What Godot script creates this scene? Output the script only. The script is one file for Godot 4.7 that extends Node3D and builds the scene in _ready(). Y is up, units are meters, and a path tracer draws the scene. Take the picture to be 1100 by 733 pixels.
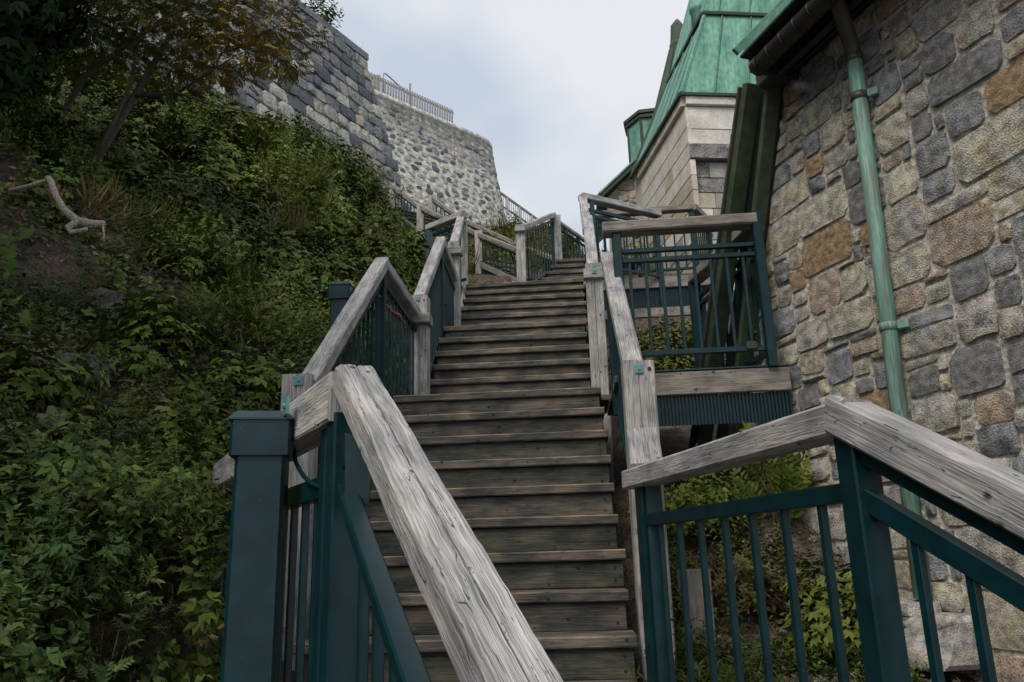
extends Node3D
# A wooden public stair climbing a steep green bank between old stone walls, overcast light.
# The eye of the camera is the origin; metres; the stair climbs towards -z.

var M := {}
var taken := {}
var rng := RandomNumberGenerator.new()
var mesh_cache := {}
var nz := FastNoiseLite.new()

# ------------------------------------------------------------------ naming and tagging
func numbered(called: String) -> String:
	if taken.has(called):
		taken[called] += 1
		return "%s_%03d" % [called, taken[called]]
	taken[called] = 0
	return called

func thing(called: String, label: String, category: String, at := Vector3.ZERO, group := "") -> Node3D:
	var o := Node3D.new()
	o.name = numbered(called)
	add_child(o)
	o.position = at
	tag(o, label, category, group)
	return o

func tag(o: Node, label: String, category: String, group := "", kind := "") -> void:
	if label != "":
		o.set_meta("label", label)
	if category != "":
		o.set_meta("category", category)
	if group != "":
		o.set_meta("group", group)
	if kind != "":
		o.set_meta("kind", kind)

func part(called: String, mesh: Mesh, mat: Material, parent: Node, xf := Transform3D()) -> MeshInstance3D:
	var o := MeshInstance3D.new()
	o.name = called
	o.mesh = mesh
	o.material_override = mat
	parent.add_child(o, true)
	o.transform = global_of(parent).affine_inverse() * xf
	return o

# parts are given in world coordinates, whatever their parent's place and turn
func global_of(n: Node) -> Transform3D:
	var t := Transform3D()
	while n != self and n is Node3D:
		t = (n as Node3D).transform * t
		n = n.get_parent()
	return t

func structure(called: String, mesh: Mesh, mat: Material) -> MeshInstance3D:
	var o := MeshInstance3D.new()
	o.name = numbered(called)
	o.mesh = mesh
	o.material_override = mat
	add_child(o)
	o.set_meta("kind", "structure")
	return o

# ------------------------------------------------------------------ mesh helpers
func begin() -> SurfaceTool:
	var st := SurfaceTool.new()
	st.begin(Mesh.PRIMITIVE_TRIANGLES)
	return st

func tri(st: SurfaceTool, a: Vector3, b: Vector3, c: Vector3, ua := Vector2.ZERO, ub := Vector2.ZERO, uc := Vector2.ZERO) -> void:
	st.set_uv(ua); st.add_vertex(a)
	st.set_uv(ub); st.add_vertex(b)
	st.set_uv(uc); st.add_vertex(c)

func quad(st: SurfaceTool, a: Vector3, b: Vector3, c: Vector3, d: Vector3, ua := Vector2.ZERO, ub := Vector2(1, 0), uc := Vector2(1, 1), ud := Vector2(0, 1)) -> void:
	tri(st, a, b, c, ua, ub, uc)
	tri(st, a, c, d, ua, uc, ud)

func done(st: SurfaceTool, flat := true) -> ArrayMesh:
	if flat:
		st.set_smooth_group(-1)
	st.generate_normals()
	return st.commit()

# bevelled beam along local x, section h (y) by w (z); ends may be cut askew
func beam_mesh(l: float, w: float, h: float, bev := 0.005, uvo := Vector2.ZERO, cut0 := Vector2.ZERO, cut1 := Vector2.ZERO, segs := 1, rough := 0.0, sd := 0, tints := []) -> ArrayMesh:
	var st := begin()
	st.set_smooth_group(-1)
	var y := h * 0.5
	var z := w * 0.5
	var b := minf(bev, minf(y, z) * 0.6)
	var sec := [Vector2(-y, -z + b), Vector2(-y + b, -z), Vector2(y - b, -z), Vector2(y, -z + b), Vector2(y, z - b), Vector2(y - b, z), Vector2(-y + b, z), Vector2(-y, z - b)]
	var rings := []
	for i in segs + 1:
		var t := float(i) / segs
		var ring := PackedVector3Array()
		for j in 8:
			var p: Vector2 = sec[j]
			if rough > 0.0:
				var q := nz.get_noise_3d(t * l * 60.0 + sd * 17.3, j * 31.7, sd * 3.1)
				p *= 1.0 + rough * q / maxf(y, z)
			var x := lerpf(-l * 0.5 + cut0.x * p.x + cut0.y * p.y, l * 0.5 + cut1.x * p.x + cut1.y * p.y, t)
			ring.append(Vector3(x, p.x, p.y))
		rings.append(ring)
	for i in segs:
		var v := uvo.y
		for j in 8:
			var k := (j + 1) % 8
			var dv := (sec[j] as Vector2).distance_to(sec[k])
			var a: Vector3 = rings[i][j]
			var bb: Vector3 = rings[i + 1][j]
			var c: Vector3 = rings[i + 1][k]
			var d: Vector3 = rings[i][k]
			if tints.size() == 8:
				st.set_color(tints[j])
			quad(st, a, bb, c, d, Vector2(a.x + uvo.x, v), Vector2(bb.x + uvo.x, v), Vector2(c.x + uvo.x, v + dv), Vector2(d.x + uvo.x, v + dv))
			v += dv
	if tints.size() == 8:
		st.set_color(tints[0])
	for e in 2:
		var r: PackedVector3Array = rings[0] if e == 0 else rings[segs]
		for j in range(1, 7):
			var a := r[0]; var c := r[j]; var d := r[j + 1]
			var f := func(p: Vector3) -> Vector2: return Vector2(p.y * 0.3 + uvo.x, p.z + uvo.y)
			if e == 0:
				tri(st, a, c, d, f.call(a), f.call(c), f.call(d))
			else:
				tri(st, a, d, c, f.call(a), f.call(d), f.call(c))
	return done(st)

func frame_of(a: Vector3, b: Vector3, up := Vector3.UP) -> Transform3D:
	var x := (b - a).normalized()
	var z := x.cross(up)
	if z.length() < 1e-4:
		z = x.cross(Vector3(0, 0, 1))
	z = z.normalized()
	return Transform3D(Basis(x, z.cross(x), z), (a + b) * 0.5)

# wooden piece with its own stretch of grain
func wood(called: String, parent: Node, a: Vector3, b: Vector3, w: float, h: float, mat: String, up := Vector3.UP, cut0 := Vector2.ZERO, cut1 := Vector2.ZERO, bev := 0.007) -> MeshInstance3D:
	var l := a.distance_to(b)
	var m := beam_mesh(l, w, h, bev, Vector2(rng.randf() * 5.0, rng.randf() * 5.0), cut0, cut1, maxi(1, int(l / 0.12)), 0.0032, rng.randi() % 900)
	return part(called, m, M[mat], parent, frame_of(a, b, up))

# metal or plain piece: meshes of one size are shared
func bar(called: String, parent: Node, a: Vector3, b: Vector3, w: float, h: float, mat: String, up := Vector3.UP, bev := 0.003) -> MeshInstance3D:
	var l := snappedf(a.distance_to(b), 0.002)
	var key := "%.3f/%.3f/%.3f/%.4f" % [l, w, h, bev]
	if not mesh_cache.has(key):
		mesh_cache[key] = beam_mesh(l, w, h, bev)
	return part(called, mesh_cache[key], M[mat], parent, frame_of(a, b, up))

func tube_mesh(pts: PackedVector3Array, radii: PackedFloat32Array, sides := 8, uvlen := 1.0, close := true) -> ArrayMesh:
	var st := begin()
	st.set_smooth_group(1)
	var ref := Vector3(0.31, 0.87, 0.38)
	var rings := []
	var run := 0.0
	var lens := []
	for i in pts.size():
		var t := (pts[mini(i + 1, pts.size() - 1)] - pts[maxi(i - 1, 0)]).normalized()
		var u := t.cross(ref).normalized()
		var v := t.cross(u)
		var ring := PackedVector3Array()
		for s in sides + 1:
			var a := TAU * s / sides
			ring.append(pts[i] + (u * cos(a) + v * sin(a)) * radii[mini(i, radii.size() - 1)])
		rings.append(ring)
		if i > 0:
			run += pts[i].distance_to(pts[i - 1])
		lens.append(run)
	for i in pts.size() - 1:
		for s in sides:
			var u0 := float(s) / sides
			var u1 := float(s + 1) / sides
			quad(st, rings[i][s], rings[i][s + 1], rings[i + 1][s + 1], rings[i + 1][s], Vector2(u0, lens[i] / uvlen), Vector2(u1, lens[i] / uvlen), Vector2(u1, lens[i + 1] / uvlen), Vector2(u0, lens[i + 1] / uvlen))
	if close:
		for e in 2:
			var r: PackedVector3Array = rings[0] if e == 0 else rings[rings.size() - 1]
			var c := pts[0] if e == 0 else pts[pts.size() - 1]
			for s in sides:
				if e == 0:
					tri(st, c, r[s + 1], r[s])
				else:
					tri(st, c, r[s], r[s + 1])
	st.generate_normals()
	return st.commit()

func tube(called: String, parent: Node, pts: Array, radii: Array, mat: String, sides := 8) -> MeshInstance3D:
	return part(called, tube_mesh(PackedVector3Array(pts), PackedFloat32Array(radii), sides), M[mat], parent)

# convex prism from a polygon (outline given in order) swept by a vector
func prism_mesh(outline: Array, sweep: Vector3, uvs := 1.0) -> ArrayMesh:
	var st := begin()
	st.set_smooth_group(-1)
	var n := outline.size()
	var c := Vector3.ZERO
	var nrm := Vector3.ZERO
	for i in n:
		c += outline[i] / float(n)
		nrm += (outline[i] as Vector3).cross(outline[(i + 1) % n])
	var flip := nrm.dot(sweep) > 0.0
	var o := outline.duplicate()
	if flip:
		o.reverse()
	var ax: Vector3 = ((o[1] as Vector3) - o[0]).normalized()
	var ay: Vector3 = sweep.normalized().cross(ax)
	var f := func(p: Vector3) -> Vector2: return Vector2(p.dot(ax), p.dot(ay)) * uvs
	for i in range(1, n - 1):
		tri(st, o[0], o[i + 1], o[i], f.call(o[0]), f.call(o[i + 1]), f.call(o[i]))
		tri(st, o[0] + sweep, o[i] + sweep, o[i + 1] + sweep, f.call(o[0]), f.call(o[i]), f.call(o[i + 1]))
	var run := 0.0
	for i in n:
		var a: Vector3 = o[i]
		var b: Vector3 = o[(i + 1) % n]
		var l := a.distance_to(b)
		var s := sweep.length()
		quad(st, a, b, b + sweep, a + sweep, Vector2(run, 0) * uvs, Vector2(run + l, 0) * uvs, Vector2(run + l, s) * uvs, Vector2(run, s) * uvs)
		run += l
	return done(st)

# ------------------------------------------------------------------ computed textures
func noise_bytes(size: int, freq: float, sd: int, oct := 4, cell := false) -> PackedByteArray:
	var n := FastNoiseLite.new()
	n.seed = sd
	n.frequency = freq
	if cell:
		n.noise_type = FastNoiseLite.TYPE_CELLULAR
		n.cellular_return_type = FastNoiseLite.RETURN_DISTANCE2_SUB
	else:
		n.noise_type = FastNoiseLite.TYPE_SIMPLEX_SMOOTH
	n.fractal_octaves = oct
	var im := n.get_seamless_image(size, size)
	im.convert(Image.FORMAT_L8)
	return im.get_data()

func tex(size: Vector2i, rgb: PackedByteArray) -> ImageTexture:
	var im := Image.create_from_data(size.x, size.y, false, Image.FORMAT_RGB8, rgb)
	im.generate_mipmaps()
	return ImageTexture.create_from_image(im)

func normal_tex(size: Vector2i, l: PackedByteArray, strength: float) -> ImageTexture:
	var im := Image.create_from_data(size.x, size.y, false, Image.FORMAT_L8, l)
	im.convert(Image.FORMAT_RGBA8)
	im.bump_map_to_normal_map(strength)
	im.generate_mipmaps()
	return ImageTexture.create_from_image(im)

func b8(v: float) -> int:
	return clampi(int(v), 0, 255)

# mottled neutral texture: a coarse and a fine pattern, warm and cool drift
func mottled(size: int, sd: int, f0: float, f1: float, mean: float, a0: float, a1: float, hue: float, bump: float) -> Array:
	var c := noise_bytes(size, f0, sd, 4)
	var f := noise_bytes(size, f1, sd + 1, 3)
	var h := noise_bytes(size, f0 * 0.7, sd + 2, 3)
	var rgb := PackedByteArray(); rgb.resize(size * size * 3)
	var l := PackedByteArray(); l.resize(size * size)
	for i in size * size:
		var v := mean + (c[i] - 128) * a0 + (f[i] - 128) * a1
		var w := (h[i] - 128) * hue
		rgb[i * 3] = b8(v + w)
		rgb[i * 3 + 1] = b8(v + w * 0.25)
		rgb[i * 3 + 2] = b8(v - w)
		l[i] = b8(128 + (c[i] - 128) * 0.6 + (f[i] - 128) * 0.5)
	return [tex(Vector2i(size, size), rgb), normal_tex(Vector2i(size, size), l, bump), pow(mean / 255.0, 2.2)]

# weathered softwood, grain along u: 1024 px = 1.2 m, 512 px = 0.45 m
func wood_tex(sd: int, knots: int, mean: float, fine: float, blot: float, crack: float, hue: float, green: float) -> Array:
	var W := 1024
	var Hh := 512
	var n := FastNoiseLite.new()
	n.noise_type = FastNoiseLite.TYPE_SIMPLEX
	n.fractal_type = FastNoiseLite.FRACTAL_NONE
	n.frequency = 1.0
	n.seed = sd
	var r := RandomNumberGenerator.new()
	r.seed = sd
	var kn := []
	for k in knots:
		kn.append(Vector3(r.randf() * 1200.0, r.randf() * 450.0, r.randf_range(5.0, 10.0)))
	var cx := PackedFloat32Array(); var cy := PackedFloat32Array()
	for x in W:
		cx.append(cos(TAU * x / W) * 191.0)
		cy.append(sin(TAU * x / W) * 191.0)
	var bl := noise_bytes(256, 0.012, sd + 5, 4)
	var gr := noise_bytes(256, 0.018, sd + 9, 4)
	var rgb := PackedByteArray(); rgb.resize(W * Hh * 3)
	var l := PackedByteArray(); l.resize(W * Hh)
	for y in Hh:
		var v0 := y * 450.0 / Hh
		var near := []
		for k in kn:
			if absf(k.y - v0) < 45.0:
				near.append(k)
		for x in W:
			var v := v0
			var core := 0.0
			for k in near:
				var du: float = (x * 1200.0 / W - k.x) / (k.z * 3.4)
				if absf(du) < 2.5:
					var dv: float = (v0 - k.y) / (k.z * 1.6)
					var d := du * du + dv * dv
					var e := exp(-d)
					v -= (v0 - k.y) * e * 0.5
					core = maxf(core, clampf(1.4 - sqrt(du * du * 9.0 + dv * dv * 3.0) * 1.1, 0.0, 1.0))
			var a := cx[x]; var b := cy[x]
			var g1 := n.get_noise_3d(a * 0.0034, b * 0.0034, v * 0.17)
			var g2 := n.get_noise_3d(a * 0.011, b * 0.011 + 40.0, v * 0.68)
			var g3 := n.get_noise_3d(a * 0.0030 + 90.0, b * 0.0030, v * 0.055)
			var bi := (bl[(x >> 2) + ((y >> 1) << 8)] - 128) / 128.0
			var cr := 0.0
			if crack > 0.0:
				cr = clampf(1.0 - absf(g3) * 30.0, 0.0, 1.0) * clampf((n.get_noise_3d(a * 0.012, b * 0.012, v * 0.02 + 70.0) + crack) * 4.0, 0.0, 1.0)
			var val := mean + g1 * fine * 0.8 + g2 * fine + bi * blot
			val *= (1.0 - 0.72 * cr) * (1.0 - 0.6 * core)
			var warm := hue * (g1 * 0.6 + bi)
			var gm := green * maxf(0.0, (gr[(x >> 2) + ((y >> 1) << 8)] - 118) / 128.0)
			var i := x + y * W
			rgb[i * 3] = b8(val * (1.0 + warm - gm * 0.75))
			rgb[i * 3 + 1] = b8(val * (1.0 - gm * 0.12))
			rgb[i * 3 + 2] = b8(val * (1.0 - warm - gm * 0.55))
			l[i] = b8(150.0 + g1 * 34.0 + g2 * 40.0 - cr * 130.0 - core * 30.0)
	return [tex(Vector2i(W, Hh), rgb), normal_tex(Vector2i(W, Hh), l, 5.0), pow(mean / 255.0, 2.2)]

# verdigris with runs: v is downhill
func copper_tex(sd: int, brown := 0.0) -> ImageTexture:
	var S := 256
	var a := noise_bytes(S, 0.010, sd, 4)
	var f := noise_bytes(S, 0.05, sd + 1, 3)
	var n := FastNoiseLite.new()
	n.seed = sd
	n.frequency = 0.05
	var rgb := PackedByteArray(); rgb.resize(S * S * 3)
	for y in S:
		for x in S:
			var i := x + y * S
			var s := n.get_noise_2d(x * 1.5, y * 0.06)
			var t := clampf(0.5 + s * 0.38 + (a[i] - 128) / 300.0, 0.0, 1.0)
			var v := 1.0 + (f[i] - 128) / 900.0
			rgb[i * 3] = b8(lerpf(84, 138, t) * v)
			rgb[i * 3 + 1] = b8(lerpf(132, 184, t) * v)
			rgb[i * 3 + 2] = b8(lerpf(116, 164, t) * v)
			if brown > 0.0:
				var q := clampf((n.get_noise_2d(x * 0.9 + 400.0, y * 0.35) + (f[i] - 128) / 500.0 + brown - 0.35) * 4.0, 0.0, 0.8)
				rgb[i * 3] = b8(lerpf(rgb[i * 3], 118.0, q))
				rgb[i * 3 + 1] = b8(lerpf(rgb[i * 3 + 1], 108.0, q))
				rgb[i * 3 + 2] = b8(lerpf(rgb[i * 3 + 2], 98.0, q))
	return tex(Vector2i(S, S), rgb)

# painted steel: dull drift, small pale chips and rust specks
func paint_tex(sd: int) -> Array:
	var S := 512
	var c := noise_bytes(S, 0.012, sd, 4)
	var f := noise_bytes(S, 0.07, sd + 1, 2)
	var g := noise_bytes(S, 0.035, sd + 2, 3)
	var rgb := PackedByteArray(); rgb.resize(S * S * 3)
	var l := PackedByteArray(); l.resize(S * S)
	for i in S * S:
		var v := 150.0 + (c[i] - 128) * 0.18
		var r := v
		var gg := v
		var b := v
		if f[i] > 226 and g[i] > 125:
			r = 255.0; gg = 236.0; b = 215.0
		elif g[i] > 206:
			r = 235.0; gg = 150.0; b = 120.0
		rgb[i * 3] = b8(r); rgb[i * 3 + 1] = b8(gg); rgb[i * 3 + 2] = b8(b)
		l[i] = b8(128.0 + (c[i] - 128) * 0.3 - (40.0 if f[i] > 226 else 0.0))
	return [tex(Vector2i(S, S), rgb), normal_tex(Vector2i(S, S), l, 2.0), pow(150.0 / 255.0, 2.2)]

func mat(called: String, col: Color, rough := 0.8, metal := 0.0) -> StandardMaterial3D:
	var m := StandardMaterial3D.new()
	m.albedo_color = col
	m.roughness = rough
	m.metallic = metal
	m.cull_mode = BaseMaterial3D.CULL_DISABLED
	M[called] = m
	return m

# base colours are given as linear reflectances
func lin(r: float, g: float, b: float) -> Color:
	return Color(r, g, b).linear_to_srgb()

func textured(called: String, col: Color, pair: Array, scale: Vector3, rough: float, tri_world: int, nscale := 1.0) -> StandardMaterial3D:
	# col is the reflectance wanted on average: divide by the texture's own mean
	var mean: float = pair[2] if pair.size() > 2 else 1.0
	var l := col.srgb_to_linear()
	var m := mat(called, Color(minf(l.r / mean, 1.0), minf(l.g / mean, 1.0), minf(l.b / mean, 1.0)).linear_to_srgb(), rough)
	m.albedo_texture = pair[0]
	if pair.size() > 1 and pair[1] != null:
		m.normal_enabled = true
		m.normal_texture = pair[1]
		m.normal_scale = nscale
	m.uv1_scale = scale
	if tri_world > 0:
		m.uv1_triplanar = true
		m.uv1_world_triplanar = tri_world == 2
	return m

func make_materials() -> void:
	var wg := wood_tex(11, 10, 205.0, 46.0, 40.0, 0.16, 0.02, 0.0)
	var wt := wood_tex(23, 8, 190.0, 46.0, 62.0, 0.05, 0.07, 0.14)
	var us := Vector3(1.0 / 1.2, 1.0 / 0.45, 1.0)
	textured("wood_grey", lin(0.345, 0.335, 0.328), wg, us, 0.85, 0, 0.9)
	textured("wood_post", lin(0.35, 0.335, 0.315), wg, us, 0.85, 0, 0.9)
	textured("wood_brown", lin(0.22, 0.20, 0.175), wg, us, 0.85, 0, 0.9)
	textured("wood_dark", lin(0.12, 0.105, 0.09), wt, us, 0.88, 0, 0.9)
	# planks carry vertex colours of one half, their worn front arrises more
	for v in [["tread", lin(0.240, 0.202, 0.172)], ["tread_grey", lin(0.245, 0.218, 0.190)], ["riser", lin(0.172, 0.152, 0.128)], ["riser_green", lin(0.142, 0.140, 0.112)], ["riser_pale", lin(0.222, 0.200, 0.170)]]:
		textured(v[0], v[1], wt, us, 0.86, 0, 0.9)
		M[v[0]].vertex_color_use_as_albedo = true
	var fine := mottled(256, 41, 0.02, 0.12, 226.0, 0.14, 0.16, 0.02, 1.5)
	var pt := paint_tex(53)
	textured("paint", lin(0.0026, 0.025, 0.031), pt, Vector3(1.3, 1.3, 1.3), 0.34, 1, 0.2)
	textured("paint_worn", lin(0.006, 0.034, 0.042), pt, Vector3(1.7, 1.7, 1.7), 0.42, 1, 0.2)
	M.paint.metallic_specular = 0.42
	textured("bracket", lin(0.10, 0.26, 0.27), fine, Vector3(6, 6, 6), 0.5, 1, 0.3)
	mat("bolt", lin(0.03, 0.03, 0.028), 0.5, 0.6)
	mat("zinc", lin(0.35, 0.36, 0.36), 0.45, 0.7)
	mat("tape", lin(0.42, 0.12, 0.09), 0.8)
	var st0 := mottled(512, 61, 0.012, 0.10, 200.0, 0.72, 0.80, 0.14, 11.0)
	var st1 := mottled(512, 81, 0.020, 0.16, 200.0, 0.62, 0.85, 0.10, 12.0)
	var smooth := mottled(256, 91, 0.015, 0.10, 225.0, 0.20, 0.14, 0.05, 2.0)
	var tones := {"stone_grey": lin(0.371, 0.352, 0.319), "stone_dark": lin(0.217, 0.217, 0.215), "stone_green": lin(0.421, 0.402, 0.326), "stone_tan": lin(0.450, 0.402, 0.307), "stone_brown": lin(0.357, 0.288, 0.230), "stone_rust": lin(0.36, 0.25, 0.145), "stone_pale": lin(0.47, 0.45, 0.41), "stone_blue": lin(0.125, 0.135, 0.15), "stone_slate": lin(0.239, 0.245, 0.257)}
	var k := 0
	for t in tones:
		textured(t, tones[t], st0 if k % 2 == 0 else st1, Vector3(1.7, 1.7, 1.7), 0.93, 2, 1.0)
		k += 1
	for t in [["ashlar_pale", lin(0.60, 0.56, 0.50)], ["ashlar_cream", lin(0.45, 0.395, 0.31)], ["ashlar_grey", lin(0.31, 0.295, 0.27)], ["ashlar_dark", lin(0.20, 0.195, 0.185)]]:
		textured(t[0], t[1], smooth if t[0] != "ashlar_dark" else st0, Vector3(0.55, 0.55, 0.55), 0.9, 2, 0.7)
	textured("mortar", lin(0.60, 0.56, 0.49), st1, Vector3(2.6, 2.6, 2.6), 0.96, 2, 1.0)
	textured("mortar_pale", lin(0.60, 0.57, 0.52), st0, Vector3(0.8, 0.8, 0.8), 0.96, 2, 0.9)
	textured("mortar_grey", lin(0.26, 0.25, 0.235), st1, Vector3(1.2, 1.2, 1.2), 0.96, 2, 0.9)
	textured("concrete", lin(0.34, 0.325, 0.31), st0, Vector3(2.2, 2.2, 2.2), 0.92, 2, 0.7)
	var soil := mottled(512, 101, 0.02, 0.1, 160.0, 0.8, 0.9, 0.15, 6.0)
	textured("soil", lin(0.060, 0.045, 0.033), soil, Vector3(0.9, 0.9, 0.9), 0.97, 2, 1.0)
	textured("rock", lin(0.085, 0.08, 0.076), st0, Vector3(1.2, 1.2, 1.2), 0.9, 2, 1.0)
	textured("bark", lin(0.11, 0.09, 0.072), soil, Vector3(5, 5, 5), 0.95, 1, 1.0)
	textured("root", lin(0.27, 0.235, 0.19), soil, Vector3(6, 6, 6), 0.9, 1, 0.6)
	textured("twig", lin(0.16, 0.115, 0.08), soil, Vector3(6, 6, 6), 0.95, 1, 0.4)
	var cu := copper_tex(131)
	textured("copper_seam", lin(0.50, 0.56, 0.54), [cu], Vector3(0.7, 0.35, 1), 0.65, 0)
	textured("copper_green", lin(0.80, 0.88, 0.86), [cu], Vector3(0.7, 0.35, 1), 0.65, 0)
	textured("copper_pipe", lin(0.92, 0.88, 0.92), [copper_tex(151, 0.27)], Vector3(1.0, 0.5, 1), 0.6, 0)
	textured("copper_trim", lin(0.135, 0.105, 0.085), [cu], Vector3(0.8, 0.8, 0.8), 0.6, 1)
	textured("copper_moss", lin(0.27, 0.20, 0.14), [cu], Vector3(0.8, 0.8, 0.8), 0.6, 1)
	textured("bronze", lin(0.065, 0.055, 0.042), fine, Vector3(3, 3, 3), 0.45, 1, 0.3)
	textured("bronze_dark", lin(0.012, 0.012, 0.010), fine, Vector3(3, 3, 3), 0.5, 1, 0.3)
	var lf := mat("leaf", Color.WHITE, 0.62)
	lf.vertex_color_use_as_albedo = true
	lf.metallic_specular = 0.3
	lf.backlight = Color(0.85, 0.9, 0.35)
	var lm := mat("litter", Color.WHITE, 0.9)
	lm.vertex_color_use_as_albedo = true

# ------------------------------------------------------------------ camera, sky, light
func make_camera() -> void:
	var pitch := deg_to_rad(15.18)
	var roll := deg_to_rad(1.61)
	var yaw := deg_to_rad(3.905)
	var fw := Vector3(-sin(yaw) * cos(pitch), sin(pitch), -cos(yaw) * cos(pitch))
	var rt := Vector3(cos(yaw), 0, -sin(yaw))
	var up := rt.cross(fw)
	var rt2 := rt * cos(roll) - up * sin(roll)
	var up2 := up * cos(roll) + rt * sin(roll)
	var cam := Camera3D.new()
	cam.name = "camera"
	cam.transform = Transform3D(Basis(rt2, up2, -fw), Vector3.ZERO)
	cam.fov = rad_to_deg(2.0 * atan(366.5 / 855.0))
	cam.near = 0.05
	cam.far = 400.0
	add_child(cam)
	cam.current = true

func make_sky() -> void:
	var W := 1024
	var Hh := 512
	var n := FastNoiseLite.new()
	n.seed = 7
	n.frequency = 1.0
	n.fractal_octaves = 5
	var im := Image.create(W, Hh, false, Image.FORMAT_RGBF)
	for y in Hh:
		var el := PI * 0.5 - PI * (y + 0.5) / Hh
		for x in W:
			var c := 0.0
			if el > -0.05:
				var az := TAU * x / W
				var d := Vector3(cos(el) * sin(az), maxf(sin(el), 0.0), cos(el) * cos(az))
				var p := d / (d.y + 0.35)
				c = n.get_noise_3d(p.x * 1.1, p.z * 1.1, 3.0) * 1.1 + n.get_noise_3d(p.x * 3.2 + 9.0, p.z * 3.2, 8.0) * 0.35
			var t := clampf(0.60 + c * 1.7, 0.0, 1.0)
			var hz := clampf(1.0 - maxf(el, 0.0) * 1.1, 0.0, 1.0) * 0.06
			im.set_pixel(x, y, Color(lerpf(0.53, 0.775, t) + hz, lerpf(0.605, 0.80, t) + hz, lerpf(0.72, 0.85, t) + hz * 0.8))
	var pan := PanoramaSkyMaterial.new()
	pan.panorama = ImageTexture.create_from_image(im)
	var sky := Sky.new()
	sky.sky_material = pan
	var env := Environment.new()
	env.background_mode = Environment.BG_SKY
	env.sky = sky
	env.background_energy_multiplier = 0.72
	env.tonemap_mode = Environment.TONE_MAPPER_LINEAR
	env.tonemap_exposure = 1.4
	env.sdfgi_enabled = true
	env.ssao_enabled = true
	env.ssil_enabled = true
	var we := WorldEnvironment.new()
	we.name = "world_environment"
	we.environment = env
	add_child(we)
	var sun := DirectionalLight3D.new()
	sun.name = "sun"
	sun.light_color = Color(1.0, 0.97, 0.92)
	sun.light_energy = 0.5
	sun.light_angular_distance = 30.0
	sun.shadow_enabled = true
	add_child(sun)
	sun.look_at_from_position(Vector3(-3.4, 8.6, 2.4), Vector3(0, 0, -5), Vector3.UP)

# ------------------------------------------------------------------ ground
const STAIR_LINE := [[30.0, -9.0], [6.0, -3.6], [2.0, -2.3], [0.0, -1.75], [-1.3, -1.3], [-3.2, -0.98], [-5.34, 0.62], [-6.27, 0.7], [-7.36, 1.7], [-8.29, 1.8], [-9.73, 2.95], [-11.0, 3.05], [-12.3, 4.15], [-16.0, 4.6], [-30.0, 4.8], [-130.0, 5.0]]
const GARDEN_LINE := [[30.0, -9.0], [6.0, -3.0], [0.0, -1.3], [-2.0, -0.9], [-3.0, -0.8], [-4.2, -0.55], [-4.8, 0.0], [-5.5, 0.5], [-7.0, 1.25], [-9.0, 2.2], [-11.0, 2.9], [-13.0, 4.1], [-20.0, 4.6], [-130.0, 5.0]]
const BANK_RATE := [[30.0, 0.5], [0.0, 0.8], [-3.0, 0.8], [-10.0, 0.68], [-14.0, 0.8], [-17.0, 0.95], [-22.0, 1.0], [-30.0, 0.9], [-130.0, 0.5]]
const WALL1_AT := Vector2(-4.07, -17.0)
const WALL1_TURN := 0.4538

func along(table: Array, z: float) -> float:
	for i in range(1, table.size()):
		if z >= table[i][0]:
			var a: Array = table[i - 1]
			var b: Array = table[i]
			return lerpf(a[1], b[1], clampf((a[0] - z) / (a[0] - b[0]), 0.0, 1.0))
	return table[table.size() - 1][1]

func ground_plain(x: float, z: float) -> float:
	var s := along(STAIR_LINE, z)
	var h := s
	if x < -1.4:
		var dx := -1.4 - x
		h = s + minf(dx * 1.2, 0.4) + along(BANK_RATE, z) * minf(dx, 9.0) + 0.25 * maxf(0.0, dx - 9.0)
		if z < -8.5 and z > -17.0:
			h -= 0.55 * exp(-pow((dx - 1.25) / 0.95, 2.0)) * clampf((-8.5 - z) / 1.5, 0.0, 1.0)
	elif x > 0.35:
		var t := minf(1.0, (x - 0.35) / 0.3)
		h = lerpf(s, along(GARDEN_LINE, z), t)
	if x > -1.25 and x < 0.5:
		h -= 0.25 * minf(1.0, minf((x + 1.25) * 6.0, (0.5 - x) * 6.0))
	if z < -12.5 and x < 3.0:
		var m := 4.5 + 0.45 * minf(-z - 12.5, 21.0) * clampf(1.0 - (x - 0.1) * 0.7, 0.0, 1.0)
		h = maxf(h, m)
	if z < -13.5 and x > -1.0:
		h = minf(h, 4.6 + 0.45 * minf(-z - 13.0, 21.0) * clampf(1.0 - (x - 0.1) * 0.7, 0.0, 1.0))
	return h

func ground_at(x: float, z: float) -> float:
	var h := ground_plain(x, z)
	# terrace held up by the dressed wall
	var w := (x - WALL1_AT.x) * cos(WALL1_TURN) + (z - WALL1_AT.y) * sin(WALL1_TURN)
	var u := (x - WALL1_AT.x) * sin(WALL1_TURN) - (z - WALL1_AT.y) * cos(WALL1_TURN)
	if w < -0.35 and u < -0.6:
		h = maxf(h, 11.3)
	elif w < 0.6 and u < 2.0:
		h = minf(h, 7.9)
	# hollow washed out below the tree, with a soil lip above it
	if x < -2.2 and z > -7.0:
		var d := Vector2((x + 3.2) / 0.8, (z + 4.4) / 0.9).length()
		h -= 0.3 * clampf(1.3 - d, 0.0, 1.0)
	var amp := 0.10 if x < -1.5 else 0.05
	h += amp * nz.get_noise_2d(x * 40.0, z * 40.0) + amp * 0.4 * nz.get_noise_2d(x * 160.0 + 50.0, z * 160.0)
	return h

func ground_normal(x: float, z: float) -> Vector3:
	var e := 0.08
	return Vector3(ground_at(x - e, z) - ground_at(x + e, z), 2.0 * e, ground_at(x, z - e) - ground_at(x, z + e)).normalized()

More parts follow.
